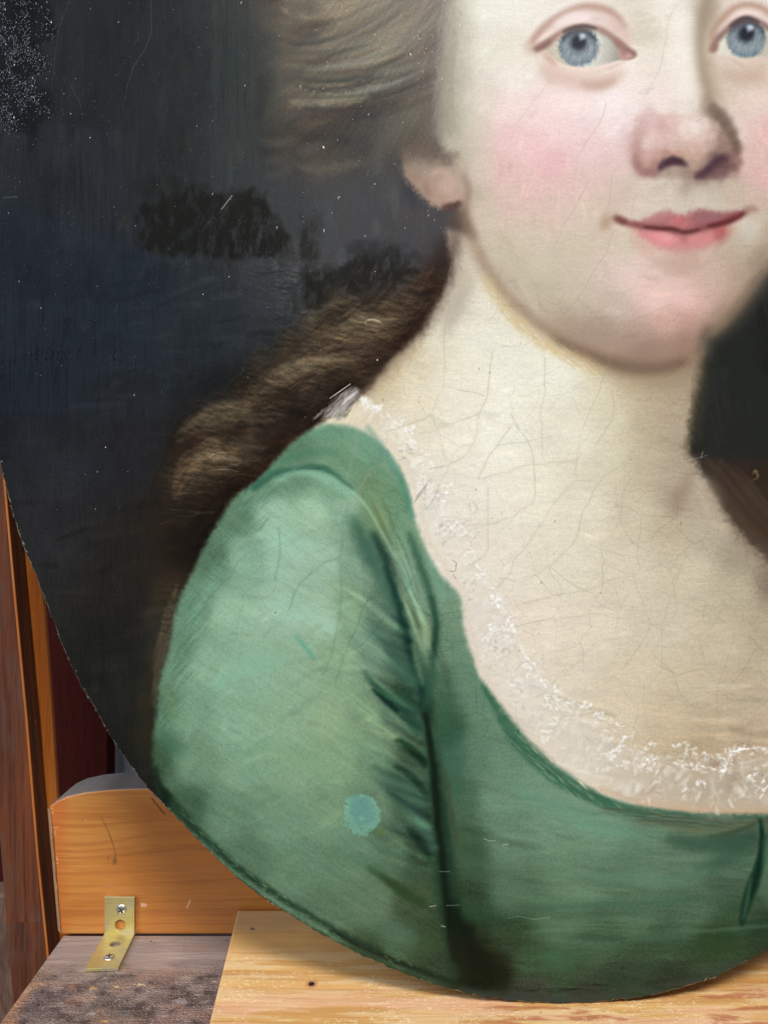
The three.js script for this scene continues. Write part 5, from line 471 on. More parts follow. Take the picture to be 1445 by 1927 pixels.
function ageing(P, gloss) {
  const { s, W, H } = P;
  // the hand's edges: bring out the small differences between neighbouring touches of paint
  for (const [sig, amt] of [[7, 0.24], [2.2, 0.34]]) for (let c = 0; c < 3; c++) { const a = new Float32Array(W * H); for (let i = 0; i < a.length; i++) a[i] = P.rgb[i * 3 + c]; const b = blur(a.slice(), W, H, sig * s); for (let i = 0; i < a.length; i++) P.rgb[i * 3 + c] = Math.max(4, a[i] + (a[i] - b[i]) * amt); }
  // fine secondary craquelure: cell borders of a bent, stretched cell pattern; only where the light flesh paint is
  const cell = 58, hash = (i, j, k) => NT[((j * 37 + k * 101) & 255) << 8 | ((i * 59 + k * 17) & 255)];
  P.all((i, u, v) => {
    let w = sstep(660, 760, v - (u < 860 ? (860 - u) * 0.5 : 0)) * sstep(1470, 1400, v) * sstep(720, 800, u) * sstep(1470, 1420, u) * sstep(-20, 60, 760 + (u - 1000) * 1.35 - 0 - 0 + 400 - 0 - v + 640);
    const j = i * 3; if (v < 700 && u > 870) w = Math.max(w, 0.5 * sstep(60, 200, v) * sstep(880, 940, u)); if (u < 880 && v > 850 && P.rgb[j + 1] > 110) w = Math.max(w, 0.55 * sstep(1700, 1500, v)); if (P.rgb[j + 1] < 100) w = 0;
    if (w > 0.02 && sstep(0.3, 0.6, fbm(u / 90, v / 90, 2)) * w > 0.02) {
      const a = (u * 0.92 - v * 0.2) / cell / 0.8 + (tn(u / 75, v / 75) - 0.5) * 1.1, b = (v * 0.98 + u * 0.25) / cell / 1.15 + (tn(u / 75 + 30, v / 75 + 60) - 0.5) * 1.1, ia = Math.floor(a), ib = Math.floor(b);
      let f1 = 9, mx = 0, my = 0, bi = 0, bj = 0; for (let y = -1; y < 2; y++) for (let x = -1; x < 2; x++) { const dx = ia + x + hash(ia + x, ib + y, 1) - a, dy = ib + y + hash(ia + x, ib + y, 2) - b, d = dx * dx + dy * dy; if (d < f1) { f1 = d; mx = dx; my = dy; bi = ia + x; bj = ib + y; } }
      let e = 9; for (let y = -2; y < 3; y++) for (let x = -2; x < 3; x++) { const dx = bi + x + hash(bi + x, bj + y, 1) - a, dy = bj + y + hash(bi + x, bj + y, 2) - b, l = Math.hypot(dx - mx, dy - my); if (l > 1e-4) e = Math.min(e, ((mx + dx) * (dx - mx) + (my + dy) * (dy - my)) * 0.5 / l); }
      e *= cell; const k = sstep(1.1, 0.35, e) * w * sstep(0.3, 0.6, fbm(u / 90, v / 90, 2));
      if (k > 0) { P.rgb[j] -= 15 * k; P.rgb[j + 1] -= 15 * k; P.rgb[j + 2] -= 14 * k; P.hgt[i] -= k * 0.25; }
    }
  });
  for (const c of CRACKS) {
    const q = pairs(c), r = rng(Math.round(c[0] * 7 + c[1])), p = spline(q, false, 9).map(([x, y], i) => [x + (tn(x / 34, y / 34) - 0.5) * 7 + (tn(x / 9, y / 9) - 0.5) * 2.2, y + (tn(x / 34 + 50, y / 34) - 0.5) * 7 + (tn(x / 9 + 50, y / 9) - 0.5) * 2.2]), w = 0.65 + r() * 0.45, face = c[1] < 640, green = c[0] < 880 && c[1] > 880;
    const m = P.mask((g) => { g.lineWidth = w; g.beginPath(); p.forEach(([x, y], i) => (i ? g.lineTo(x, y) : g.moveTo(x, y))); g.stroke(); }, boxOf(p), 0.45);
    P.put(m, green ? [52, 92, 74] : face ? [156, 136, 124] : [156, 141, 122], green ? 0.34 : face ? 0.44 : 0.48, (u, v) => 0.35 + 0.65 * sstep(0.25, 0.6, fbm(u / 40 + 5, v / 40, 2))); P.each(m, (i, u, v, a) => { P.hgt[i] -= a * 0.5; });
    const m2 = P.mask((g) => { g.lineWidth = 5; g.beginPath(); p.forEach(([x, y], i) => (i ? g.lineTo(x, y) : g.moveTo(x, y))); g.stroke(); }, boxOf(p), 2); P.put(m2, green ? [70, 110, 88] : [188, 176, 156], face ? 0.06 : 0.14);
  }
  // specks of grime, pinholes
  { const k = P.canvas([P.u0, P.v0, P.u0 + W / s, P.v0 + H / s], 0), r = rng(4242); for (let i = 0; i < 520; i++) { const x = 280 + r() * 1180, y = 640 + r() * 1200, q = 0.4 + Math.pow(r(), 6) * 1.5, a = 0.08 + 0.26 * r(); k.g.fillStyle = `rgba(58,60,50,${a})`; k.g.beginPath(); k.g.ellipse(x, y, q * (1 + r()), q, r() * 3, 0, 7); k.g.fill(); } 
    for (let i = 0; i < 40; i++) { const x = r() * 480, y = r() * 700, l = 4 + r() * 20, a = 1 + r() * 1; k.g.strokeStyle = `rgba(120,122,118,${0.12 + r() * 0.2})`; k.g.lineWidth = 0.7 + r() * 0.5; k.g.beginPath(); k.g.moveTo(x, y); k.g.quadraticCurveTo(x + l * 0.2, y + l * 0.5, x + Math.cos(a) * l, y + Math.sin(a) * l); k.g.stroke(); }
    for (const [f, a] of [[[132, 0, 112, 50, 106, 90, 98, 170], 0.12], [[284, 0, 286, 60, 272, 95, 252, 125, 240, 160, 236, 190], 0.15], [[134, 160, 144, 180, 152, 196, 152, 204], 0.16], [[417, 394, 426, 382, 437, 368], 0.75], [[6, 372, 34, 370], 0.3], [[955, 1728, 975, 1724, 1005, 1730, 1035, 1726], 0.3], [[910, 1578, 920, 1582, 932, 1582], 0.6], [[946, 1590, 956, 1588], 0.6], [[826, 1640, 846, 1640], 0.4], [[808, 1706, 820, 1704], 0.8], [[840, 1704, 864, 1703], 0.4], [[830, 1742, 838, 1744], 0.8], [[1322, 850, 1318, 862], 0.5], [[1286, 868, 1320, 860, 1330, 856], 0.3]]) { k.g.strokeStyle = `rgba(206,208,200,${a})`; k.g.lineWidth = 1.3; k.g.beginPath(); f.forEach((_, i) => { if (i % 2 === 0) i ? k.g.lineTo(f[i], f[i + 1]) : k.g.moveTo(f[i], f[i + 1]); }); k.g.stroke(); }
    P.over(k); }
  // chipped paint along the cut edge: pale ground and green flecks
  // canvas weave in the relief and, very faintly, in how the paint sits
  P.all((i, u, v) => { const wv = (Math.sin(u * 2.1 + tn(u / 30, v / 30) * 3) + Math.sin(v * 2.1 + tn(u / 30 + 9, v / 30) * 3)) * 0.5, n = (tn(u / 1.7, v / 1.7) - 0.5); P.hgt[i] += wv * 0.1 + n * 0.14; if (u < 560) { const e = sstep(104, 70, u + (tn(u / 30, v / 30) - 0.5) * 50) * sstep(290, 190, v + (tn(u / 20 + 7, v / 20) - 0.5) * 90), q = tn(u / 1.5, v / 2.6), pt = sstep(0.4, 0.68, fbm(u / 22, v / 34, 3)); P.hgt[i] += Math.max(0, q - 0.86 + 0.2 * pt) * 14 * e + (q > 0.975 ? 1.3 : 0); P.gls[i] += (1.35 - P.gls[i]) * e; } const j = i * 3, k = 1 + wv * 0.008 + n * 0.03; P.rgb[j] *= k; P.rgb[j + 1] *= k; P.rgb[j + 2] *= k; });
}
const TONE = [1, 1, 1];                                 // pigment values are used as they stand
const MARKS = [[36, 50, 1.9, 1.2, [214, 178, 104]], [60, 47, 1.8, 1.9, [226, 206, 160]], [44, 70, 1.8, 1.6, [150, 158, 150]], [52, 76, 1.6, 1.4, [198, 156, 92]], [84, 60, 2.6, 1.4, [164, 156, 156]], [24, 50, 3, 1.5, [140, 104, 90]], [30, 62, 2.2, 1.8, [128, 84, 76]], [48, 49, 1.0, 1.5, [206, 180, 120]], [58, 70, 1.2, 2, [72, 96, 98]]];
const BR = spotsLater();
function spotsLater() { const r = rng(5); return [...Array(46)].map(() => ({ x: r() * 300, y: r() * 300, r: 0.25 + r() * r() * 0.8, e: 0.6 + r(), a: r() * 3, c: r() })); }
// ---------------------------------------------------------------------------------------------
// computed surfaces
// ---------------------------------------------------------------------------------------------
function tex(w, h, f, srgb) {                           // f(x, y) -> [r, g, b] 0..255, y up
  const d = new Uint8Array(w * h * 4);
  for (let y = 0; y < h; y++) for (let x = 0; x < w; x++) { const c = f(x, y), i = (y * w + x) * 4; d[i] = Math.max(0, Math.min(255, c[0])); d[i + 1] = Math.max(0, Math.min(255, c[1])); d[i + 2] = Math.max(0, Math.min(255, c[2])); d[i + 3] = 255; }
  const t = new THREE.DataTexture(d, w, h, THREE.RGBAFormat); t.magFilter = THREE.LinearFilter; t.minFilter = THREE.LinearMipmapLinearFilter; t.generateMipmaps = true; t.wrapS = t.wrapT = THREE.RepeatWrapping; if (srgb) t.colorSpace = THREE.SRGBColorSpace; t.needsUpdate = true; return t;
}
const mix = (a, b, t) => [a[0] + (b[0] - a[0]) * t, a[1] + (b[1] - a[1]) * t, a[2] + (b[2] - a[2]) * t];
// a material whose colour comes from f(x, y) in millimetres over a sheet of W by H mm
function sheet(W, H, n, f, { rough = 0.6, bump = 0.0004, ...rest } = {}) {
  const w = Math.round(W * n), h = Math.round(H * n), hm = new Float32Array(w * h), rm = new Float32Array(w * h);
  const map = tex(w, h, (x, y) => { const q = f((x + 0.5) / n, (y + 0.5) / n); hm[y * w + x] = q[3] ?? 0.5; rm[y * w + x] = q[4] ?? rough; return q; }, true);
  const det = tex(w, h, (x, y) => [hm[y * w + x] * 255, rm[y * w + x] * 255, 0]);
  for (const t of [map, det]) { t.repeat.set(1000 / W, 1000 / H); }   // uv are metres
  const m = new THREE.MeshPhysicalMaterial({ map, roughnessMap: det, roughness: 1, bumpMap: det, bumpScale: bump, ...rest }); return m;
}
function woodish(x, y, s = 0, fine = 1) {               // grain along x, mm: 0..1 dark line strength, fibre noise
  const w = fbm(x / 70 + s, y / 14 + s * 3, 3) * 9, g = (y + w * 3.2) / 5.5, r = Math.abs((g - Math.floor(g)) - 0.5) * 2;
  return [Math.pow(r, 3), tn(x / 6 + s, y / 0.35) * fine, fbm(x / 25, y / 3 + s, 3)];
}
// long fibres along x (mm): soft broad bands, darker late-wood streaks, fine fibre noise
const fibres = (x, y, s) => { const w = y + fbm(x / 120 + s, y / 40, 2) * 14; return [fbm(x / 160 + s, w / 7, 3), Math.pow(fbm(x / 110 + s * 2, w / 1.6, 3), 3) * 3.2, tn(x / 9 + s, y / 0.4)]; };
const spots = (seed, n, W, H, r0, r1) => { const r = rng(seed); return [...Array(n)].map(() => ({ x: r() * W, y: r() * H, r: r0 + r() * r() * (r1 - r0), e: 0.5 + r() * 1.6, a: r() * 3, c: r() })); };
const hit = (L, x, y) => { for (const s of L) { const dx = x - s.x, dy = y - s.y; if (Math.abs(dx) > s.r * 2.4 || Math.abs(dy) > s.r * 2.4) continue; const c = Math.cos(s.a), q = Math.sin(s.a), X = (dx * c + dy * q) / s.e, Y = (dy * c - dx * q) * s.e, d = Math.hypot(X, Y) + (tn(x * 1.7 + s.x, y * 1.7) - 0.5) * s.r * 0.9; if (d < s.r) return s; } return null; };
// boxes mapped by their own metres
function metreUV(g, turn = false, off = [0, 0]) {
  g = g.index ? g.toNonIndexed() : g; const p = g.attributes.position, uv = new Float32Array(p.count * 2), a = new THREE.Vector3(), b = new THREE.Vector3(), c = new THREE.Vector3();
  for (let i = 0; i < p.count; i += 3) {
    a.fromBufferAttribute(p, i); b.fromBufferAttribute(p, i + 1); c.fromBufferAttribute(p, i + 2);
    const n = b.clone().sub(a).cross(c.clone().sub(a)), ax = Math.abs(n.x), ay = Math.abs(n.y), az = Math.abs(n.z);
    [a, b, c].forEach((q, k) => { let s, t; if (az >= ax && az >= ay) [s, t] = [q.x, q.y]; else if (ay >= ax) [s, t] = [q.x, q.z]; else [s, t] = [q.z, q.y]; if (turn) [s, t] = [t, s]; uv[(i + k) * 2] = s + off[0]; uv[(i + k) * 2 + 1] = t + off[1]; });
  }
  g.setAttribute('uv', new THREE.BufferAttribute(uv, 2)); return g;
}
function extrude(pts, depth, bevel, hole) {              // outline in x, y; back face at z = 0, front at z = depth
  const s = new THREE.Shape(pts.map((p) => new THREE.Vector2(p[0] ?? p.x, p[1] ?? p.y))); for (const h of hole ?? []) { const q = new THREE.Path(); q.absarc(h[0], h[1], h[2], 0, Math.PI * 2, true); s.holes.push(q); }
  const g = new THREE.ExtrudeGeometry(s, { depth: depth - 2 * bevel, bevelEnabled: bevel > 0, bevelThickness: bevel, bevelSize: bevel, bevelOffset: -bevel, bevelSegments: 2, curveSegments: 20, steps: 1 }); g.translate(0, 0, bevel); return g;
}

// ---------------------------------------------------------------------------------------------
// the painting
// ---------------------------------------------------------------------------------------------
const RIM = pairs([-12, 800, 0, 870, 12, 920, 24, 968, 45, 1030, 70, 1090, 96, 1158, 123, 1228, 150, 1286, 184, 1343, 214, 1397, 245, 1442, 277, 1482, 312, 1519, 352, 1560, 400, 1608, 450, 1655, 500, 1693, 560, 1732, 636, 1776, 700, 1808, 780, 1841, 860, 1866, 940, 1881, 1010, 1888, 1090, 1889, 1180, 1881, 1260, 1866, 1340, 1841, 1400, 1813, 1445, 1789, 1500, 1756]);
function oval() {
  const A = 1170, B = 1639, cx = 1090, cy = 250, out = [], known = spline(RIM, false, 8), ang = ([u, v]) => Math.atan2((v - cy) / B, (u - cx) / A), far = ([u, v]) => Math.hypot((u - cx) / A, (v - cy) / B);
  const e0 = known[0], e1 = known[known.length - 1], a1 = ang(e1), rest = Math.PI * 2 - (ang(e0) - a1), n = 180;
  for (const p of known) out.push(p);
  for (let i = 1; i < n; i++) { const t = i / n, a = a1 - rest * t, k = 1 + (far(e1) - 1) * sstep(0.2, 0, t) + (far(e0) - 1) * sstep(0.8, 1, t); out.push([cx + A * k * Math.cos(a), cy + B * k * Math.sin(a)]); }
  return out.map(([u, v], i) => { const j = (tn(u / 9, v / 9) - 0.5) * 2.4 + (tn(u / 3.1, v / 3.1) - 0.5) * 1.8, l = Math.hypot(u - cx, v - cy); return [u + (u - cx) / l * j, v + (v - cy) / l * j]; });
}
function clip(poly, inside, cut) { const o = []; poly.forEach((p, i) => { const q = poly[(i + 1) % poly.length], a = inside(p), b = inside(q); if (a) o.push(p); if (a !== b) o.push(cut(p, q)); }); return o; }
const cutU = (u) => (p, q) => { const t = (u - p[0]) / (q[0] - p[0]); return [u, p[1] + (q[1] - p[1]) * t]; }, cutV = (v) => (p, q) => { const t = (v - p[1]) / (q[1] - p[1]); return [p[0] + (q[0] - p[0]) * t, v]; };

const painting = thing('portrait_painting', 'unframed oval oil portrait of a woman in a green dress, on the easel', 'painting', [at(1090, 1889, 0).x, at(1090, 1889, 0).y, 0]);
{
  const O = oval(), OI = O.map(([u, v], i) => { const l = Math.hypot(u - 1090, v - 250), d = 1.1 + 2.2 * tn(u / 6 + 3, v / 6); return [u - (u - 1090) / l * d, v - (v - 250) / l * d]; }), base = painting.position, M = ([u, v]) => [(u - 722.5) * K - base.x, -(v - 963.5) * K - base.y];
  const near = { u0: -100, v0: -40, w: 1600, h: 1945, s: 1.05 }, far = { u0: -120, v0: -1420, w: 2420, h: 3340, s: 0.36 };
  const U = near.u0 + near.w, V = near.v0 + 4;
  const pic = clip(clip(OI, (p) => p[0] < U - 4, cutU(U - 4)), (p) => p[1] > V, cutV(V)), top = clip(OI, (p) => p[1] <= V, cutV(V)), side = clip(clip(OI, (p) => p[0] >= U - 4, cutU(U - 4)), (p) => p[1] > V, cutV(V));
  const flat = (poly, t) => { const g = new THREE.ShapeGeometry(new THREE.Shape(poly.map((p) => new THREE.Vector2(...M(p))))); const q = g.attributes.position, uv = g.attributes.uv; for (let i = 0; i < q.count; i++) { const u = (q.getX(i) + base.x) / K + 722.5, v = -(q.getY(i) + base.y) / K + 963.5; uv.setXY(i, (u - t.u0) / t.w, 1 - (v - t.v0) / t.h); } return g; };
  const gA = flat(pic, near), gB = mergeGeometries([flat(top, far), flat(side, far)]), g = mergeGeometries([gA, gB], true);
  const mats = [near, far].map((t) => {
    const P = new Painting(t.u0, t.v0, t.w, t.h, t.s); paintPortrait(P);
    const W = P.W, H = P.H, I = (x, y) => (H - 1 - y) * W + x;
    const map = tex(W, H, (x, y) => { const j = I(x, y) * 3; return [P.rgb[j] * TONE[0], P.rgb[j + 1] * TONE[1], P.rgb[j + 2] * TONE[2]]; }, true);
    const det = tex(W, H, (x, y) => { const i = I(x, y); return [80 + P.hgt[i] * 90, 255 * (0.40 - 0.22 * P.gls[i]), 0]; });
    for (const q of [map, det]) q.wrapS = q.wrapT = THREE.ClampToEdgeWrapping;
    return new THREE.MeshPhysicalMaterial({ map, roughnessMap: det, roughness: 1, bumpMap: det, bumpScale: 0.00025, specularIntensity: 0.26 });
  });
  const cv = part('painted_canvas', g, mats, painting); cv.userData.label = 'painted front: woman with blue eyes, powdered hair, lace edged green dress, dark ground';
  // the cut edge of the lined canvas, and the strainer it is stretched over
  const edgeMat = new THREE.MeshStandardMaterial({ vertexColors: true, roughness: 0.9 });
  const shell = new THREE.BufferGeometry(), pos = [], idx = []; const n = O.length;
  const cols = [];                                      // worn edge: pale ground, linen and dirt show in turn
  O.forEach((p, i) => { const [x, y] = M(p), [a, b] = M(OI[i]); pos.push(a, b, -0.00001, x, y, -0.0006, x, y, -0.003); const t = sstep(0.35, 0.7, tn(p[0] / 5, p[1] / 5) * 0.6 + tn(p[0] / 23, p[1] / 23) * 0.4), c = [0.035 + 0.34 * t, 0.03 + 0.28 * t, 0.022 + 0.18 * t]; for (let k = 0; k < 3; k++) cols.push(...c); const q = ((i + 1) % n) * 3, r = i * 3; for (let k = 0; k < 2; k++) idx.push(r + k, r + k + 1, q + k, q + k, r + k + 1, q + k + 1); });
  shell.setAttribute('position', new THREE.Float32BufferAttribute(pos, 3)); shell.setAttribute('color', new THREE.Float32BufferAttribute(cols, 3)); shell.setIndex(idx); shell.computeVertexNormals();
  const back = new THREE.ShapeGeometry(new THREE.Shape(O.map((p) => new THREE.Vector2(...M(p))))); back.translate(0, 0, -0.003); back.deleteAttribute('uv'); back.setAttribute('color', new THREE.Float32BufferAttribute(new Float32Array(back.attributes.position.count * 3).fill(0.12), 3));
  part('canvas_edge', mergeGeometries([shell, back]), edgeMat, painting);
  const ring = new THREE.Shape(O.filter((_, i) => i % 3 === 0).map((p) => { const q = M([p[0] + (1090 - p[0]) * 0.008, p[1] + (420 - p[1]) * 0.008]); return new THREE.Vector2(...q); }));
  ring.holes.push(new THREE.Path(O.filter((_, i) => i % 3 === 0).map((p) => new THREE.Vector2(...M([p[0] + (1090 - p[0]) * 0.14, p[1] + (420 - p[1]) * 0.14])))));
  const rg = new THREE.ExtrudeGeometry(ring, { depth: 0.016, bevelEnabled: false }); rg.translate(0, 0, -0.0192);
  part('strainer', metreUV(rg), new THREE.MeshStandardMaterial({ color: new THREE.Color().setRGB(0.2, 0.13, 0.07), roughness: 0.8 }), painting);
  // frayed threads and flakes of paint and ground along the cut
  const r = rng(33), flake = new THREE.DodecahedronGeometry(1, 0), N = 520, fl = new THREE.InstancedMesh(flake, new THREE.MeshStandardMaterial({ color: 0xffffff, roughness: 0.6 }), N), m4 = new THREE.Matrix4(), col = new THREE.Color();
  const C = [[0.13, 0.11, 0.08], [0.09, 0.08, 0.06], [0.03, 0.028, 0.02], [0.18, 0.16, 0.12], [0.06, 0.047, 0.03]], CG = [[0.08, 0.16, 0.11], [0.05, 0.1, 0.07], [0.2, 0.17, 0.1], [0.12, 0.2, 0.14], [0.03, 0.05, 0.035]];
  for (let i = 0; i < N; i++) {
    const t = r() * (RIM.length - 1), a = RIM[Math.floor(t)], b = RIM[Math.min(RIM.length - 1, Math.floor(t) + 1)], f = t - Math.floor(t), u = a[0] + (b[0] - a[0]) * f, v = a[1] + (b[1] - a[1]) * f, l = Math.hypot(u - 1090, v - 420), inw = (r() * r() * 7 - 1.2), [x, y] = M([u - (u - 1090) / l * inw, v - (v - 420) / l * inw]);
    const s = (0.4 + r() * r() * 1.4) * K, e = 0.8 + r() * 3; m4.compose(new THREE.Vector3(x, y, inw > 0.6 ? 0.00005 : -0.0004 - r() * 0.001), new THREE.Quaternion().setFromEuler(new THREE.Euler(0, 0, Math.atan2(-(b[1] - a[1]), b[0] - a[0]) + (r() - 0.5))), new THREE.Vector3(s * e, s * 0.8, inw > 0.6 ? s * 0.5 : s * 1.4));
    fl.setMatrixAt(i, m4); const L = v > 1500 && u < 860 ? CG : u > 860 ? [CG[1], CG[2], CG[4], CG[4], C[2]] : C; col.setRGB(...L[Math.floor(r() * 5)]); fl.setColorAt(i, col);
  }
  fl.name = 'edge_flake'; fl.userData.kind = 'stuff'; fl.castShadow = fl.receiveShadow = true; painting.add(fl);
  // pale glossy specks standing in for white glints on the paint bumps
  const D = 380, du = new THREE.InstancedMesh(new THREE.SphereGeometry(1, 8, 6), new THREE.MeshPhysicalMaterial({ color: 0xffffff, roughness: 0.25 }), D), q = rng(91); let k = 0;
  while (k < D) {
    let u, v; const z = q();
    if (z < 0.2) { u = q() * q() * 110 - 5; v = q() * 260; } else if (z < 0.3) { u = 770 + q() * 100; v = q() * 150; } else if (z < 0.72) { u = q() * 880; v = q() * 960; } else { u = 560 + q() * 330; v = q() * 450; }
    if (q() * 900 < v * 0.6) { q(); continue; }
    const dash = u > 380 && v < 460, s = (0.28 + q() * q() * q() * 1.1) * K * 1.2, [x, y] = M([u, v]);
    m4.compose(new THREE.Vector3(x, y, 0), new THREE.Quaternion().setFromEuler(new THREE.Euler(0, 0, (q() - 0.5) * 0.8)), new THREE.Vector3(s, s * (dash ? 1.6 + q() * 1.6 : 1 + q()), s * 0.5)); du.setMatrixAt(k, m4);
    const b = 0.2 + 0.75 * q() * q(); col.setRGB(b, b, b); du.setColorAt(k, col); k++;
  }
  du.name = 'glint_speck'; du.userData.kind = 'stuff'; du.castShadow = du.receiveShadow = true; painting.add(du);
}

// ---------------------------------------------------------------------------------------------
// the easel: posts, shelf, back board, angle bracket
// ---------------------------------------------------------------------------------------------
const TRAY = -0.2465, BACK = -0.0865;
const easel = thing('wooden_easel', 'stained wooden easel with paint spattered shelf and varnished back board behind the oval portrait', 'easel', [0, TRAY, -0.12]);
const E0 = easel.position, rel = (v) => v.clone().sub(E0);
{
  // brown post, leaning a little, with a moulded inner edge
  const brown = sheet(300, 300, 2, (x, y) => {            // grain along x; the post turns it upright
    const [n, l, f] = fibres(x, y, 3), grime = sstep(0.5, 0.8, fbm(x / 22, y / 7, 4)), red = fbm(x / 60 + 4, y / 9, 3); let c = mix([118, 63, 37], [86, 49, 35], n); c = mix(c, [124, 66, 38], sstep(0.5, 0.75, red) * 0.6); c = mix(c, [48, 30, 27], Math.min(1, l) * 0.45); c = mix(c, [84, 66, 58], grime * 0.4); const k = (f - 0.5) * 16; const s = hit(BR, x, y); if (s) c = s.c < 0.55 ? [176, 140, 110] : [46, 32, 28]; return [c[0] + k, c[1] + k * 0.8, c[2] + k * 0.7, 0.5 + f * 0.4 - l * 0.3, 0.5 + grime * 0.2];
  }, { bump: 0.0005, specularIntensity: 0.5 });
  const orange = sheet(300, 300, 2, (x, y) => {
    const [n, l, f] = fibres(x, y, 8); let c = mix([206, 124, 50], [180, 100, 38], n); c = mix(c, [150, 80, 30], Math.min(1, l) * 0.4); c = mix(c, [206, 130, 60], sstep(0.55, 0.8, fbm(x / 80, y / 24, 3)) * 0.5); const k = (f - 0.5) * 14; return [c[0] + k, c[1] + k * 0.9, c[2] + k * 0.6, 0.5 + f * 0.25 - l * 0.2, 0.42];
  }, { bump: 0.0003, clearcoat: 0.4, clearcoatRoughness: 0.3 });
  // faces are cut to outlines that run past the picture at both ends
  const rail = (name, L, R, z, depth, mat, bevel, label) => { const p = L.concat([...R].reverse()).map(([u, v]) => at(u, v, z)).map((q) => [q.x - E0.x, q.y - E0.y]); const g = extrude(p, depth, bevel); g.translate(0, 0, z - depth - E0.z); const m = part(name, metreUV(g, true), mat, easel); if (label) m.userData.label = label; return m; };
  rail('upright_post', [[-130, 100], [-52, 960], [7, 1672], [130, 3200]], [[-64, 100], [15, 960], [30, 1126], [52, 1358], [72, 1606], [91, 1792], [204, 3200]], -0.1, 0.017, brown, 0.0012, 'red brown post with an orange line along its edge');
  rail('edge_line', [[-68, 100], [11.5, 960], [26.5, 1126], [48.5, 1358], [68.5, 1606], [87.5, 1792], [200, 3200]], [[-63.5, 100], [15.5, 960], [30.5, 1126], [52.5, 1358], [72.5, 1606], [91.5, 1792], [204.5, 3200]], -0.0994, 0.0012, orange, 0.0003, 'orange line where the post\'s edge is worn');  // thin strip of lighter orange along the right edge
  rail('rear_post', [[-80, 100], [-10, 960], [26, 1159], [50, 1440], [172, 3200]], [[-16, 100], [60, 960], [84, 1159], [99, 1358], [107, 1490], [238, 3200]], -0.119, 0.005, orange, 0.001, 'orange varnished post behind the brown one');
  rail('side_rail', [[-140, 1686], [-140, 3200]], [[14, 1683], [22, 1700], [24, 1730], [26, 1800], [120, 3200]], -0.16, 0.02, sheet(120, 120, 2, (x, y) => { const [l, f, n] = woodish(x, y, 5), c = mix([112, 84, 68], [84, 60, 50], n), k = (f - 0.5) * 22 - l * 14; return [c[0] + k, c[1] + k, c[2] + k, 0.5 + f * 0.4, 0.75]; }), 0.002, 'greyish worn wood left of the post');
  // shelf
  const TW = 400, TH = 160, drops = spots(12, 520, TW, TH, 0.15, 0.95), pale = spots(13, 16, TW, TH, 0.5, 1.6);
  const shelfMat = sheet(TW, TH, 3, (x, y) => {           // x from the left end, y from the back, mm
    const [n, l, f] = fibres(x, y, 1), front = sstep(24, 48, y + fbm(x / 20, y / 20, 3) * 22 - 11), g = fbm(x / 9, y / 6, 4), fine = tn(x * 1.9, y * 1.9), fin2 = tn(x * 3.7, y * 3.3); let c = mix([168, 149, 141], [144, 127, 122], n); c = mix(c, [190, 164, 148], sstep(0.5, 0.75, fbm(x / 30, y / 12, 3)) * 0.5); c = mix(c, [116, 98, 92], Math.min(1, l) * 0.35);
    const dirt = clamp01(front * (0.25 + 0.9 * sstep(0.3, 0.62, g)) * (0.55 + 0.9 * (fine - 0.3))); c = mix(c, [100, 86, 85], dirt); c = mix(c, [46, 38, 42], sstep(0.5, 0.72, fbm(x / 6 + 9, y / 4.5, 4) + (fine - 0.5) * 0.25) * front * 0.5); c = mix(c, [158, 122, 106], sstep(0.6, 0.74, fbm(x / 16 + 3, y / 12, 3) + (fine - 0.5) * 0.15) * 0.5); const left = sstep(14, 2, x + (g - 0.5) * 16) * sstep(20, 60, y); c = mix(c, [200, 146, 104], left * 0.7);
    let h = 0.45 + f * 0.2 + g * 0.2 + front * (fine - 0.5) * 0.6, ro = 0.5 - front * 0.2; const k = (f - 0.5) * 14 + front * ((fine - 0.5) * 34 + (fin2 - 0.5) * 26); c = [c[0] + k, c[1] + k, c[2] + k]; if (front > 0.3 && fin2 > 0.8 && fine > 0.55) { c = mix(c, [214, 202, 196], 0.7); h += 0.4; ro = 0.25; }
    let s = hit(drops, x, y); if (s) { c = mix(c, s.c < 0.35 ? [186, 174, 166] : s.c < 0.45 ? [206, 178, 120] : s.c < 0.5 ? [96, 124, 122] : s.c < 0.75 ? [48, 40, 42] : [150, 100, 84], 0.75); h += 0.35; ro = 0.35; } s = hit(pale, x, y); if (s && y > 22) { c = mix(s.c < 0.5 ? [216, 190, 130] : [178, 170, 168], c, 0.25 + tn(x * 2, y * 2) * 0.3); h += 0.3; }
    for (const [px, py, r, e, cc] of MARKS) { const d = Math.hypot((x - px) / e, y - py) + (tn(x * 0.9, y * 0.9) - 0.5) * r; const q = sstep(r, r * 0.6, d) * (0.35 + 0.6 * tn(x * 2.2, y * 2.2)); if (q > 0) { c = mix(c, cc, q); h += 0.3 * q; } }
    return [c[0], c[1], c[2], h, ro];
  }, { bump: 0.0012 });
  const shelf = extrude([[-0.1866, 0.0865], [0.42, 0.0865], [0.42, -0.07], [-0.1838, -0.07]].map(([x, z]) => [x, z]), 0.02, 0.0012);
  shelf.rotateX(-Math.PI / 2); shelf.translate(0, -0.02, 0);   // outline y = depth behind the canvas
  { const g = metreUV(shelf); const p = g.attributes.position, uv = g.attributes.uv; for (let i = 0; i < p.count; i++) { if (Math.abs(p.getY(i)) < 0.0025) uv.setXY(i, p.getX(i) + 0.1866, p.getZ(i) + 0.0865); } g.translate(-E0.x, 0, -E0.z); part('shelf', g, shelfMat, easel).userData.label = 'paint spattered grey brown shelf board'; }
  // back board: rounded top corner, chamfered end
  const bw = 420, bh = 120, scr = spots(21, 24, bw, bh, 0.2, 0.9);
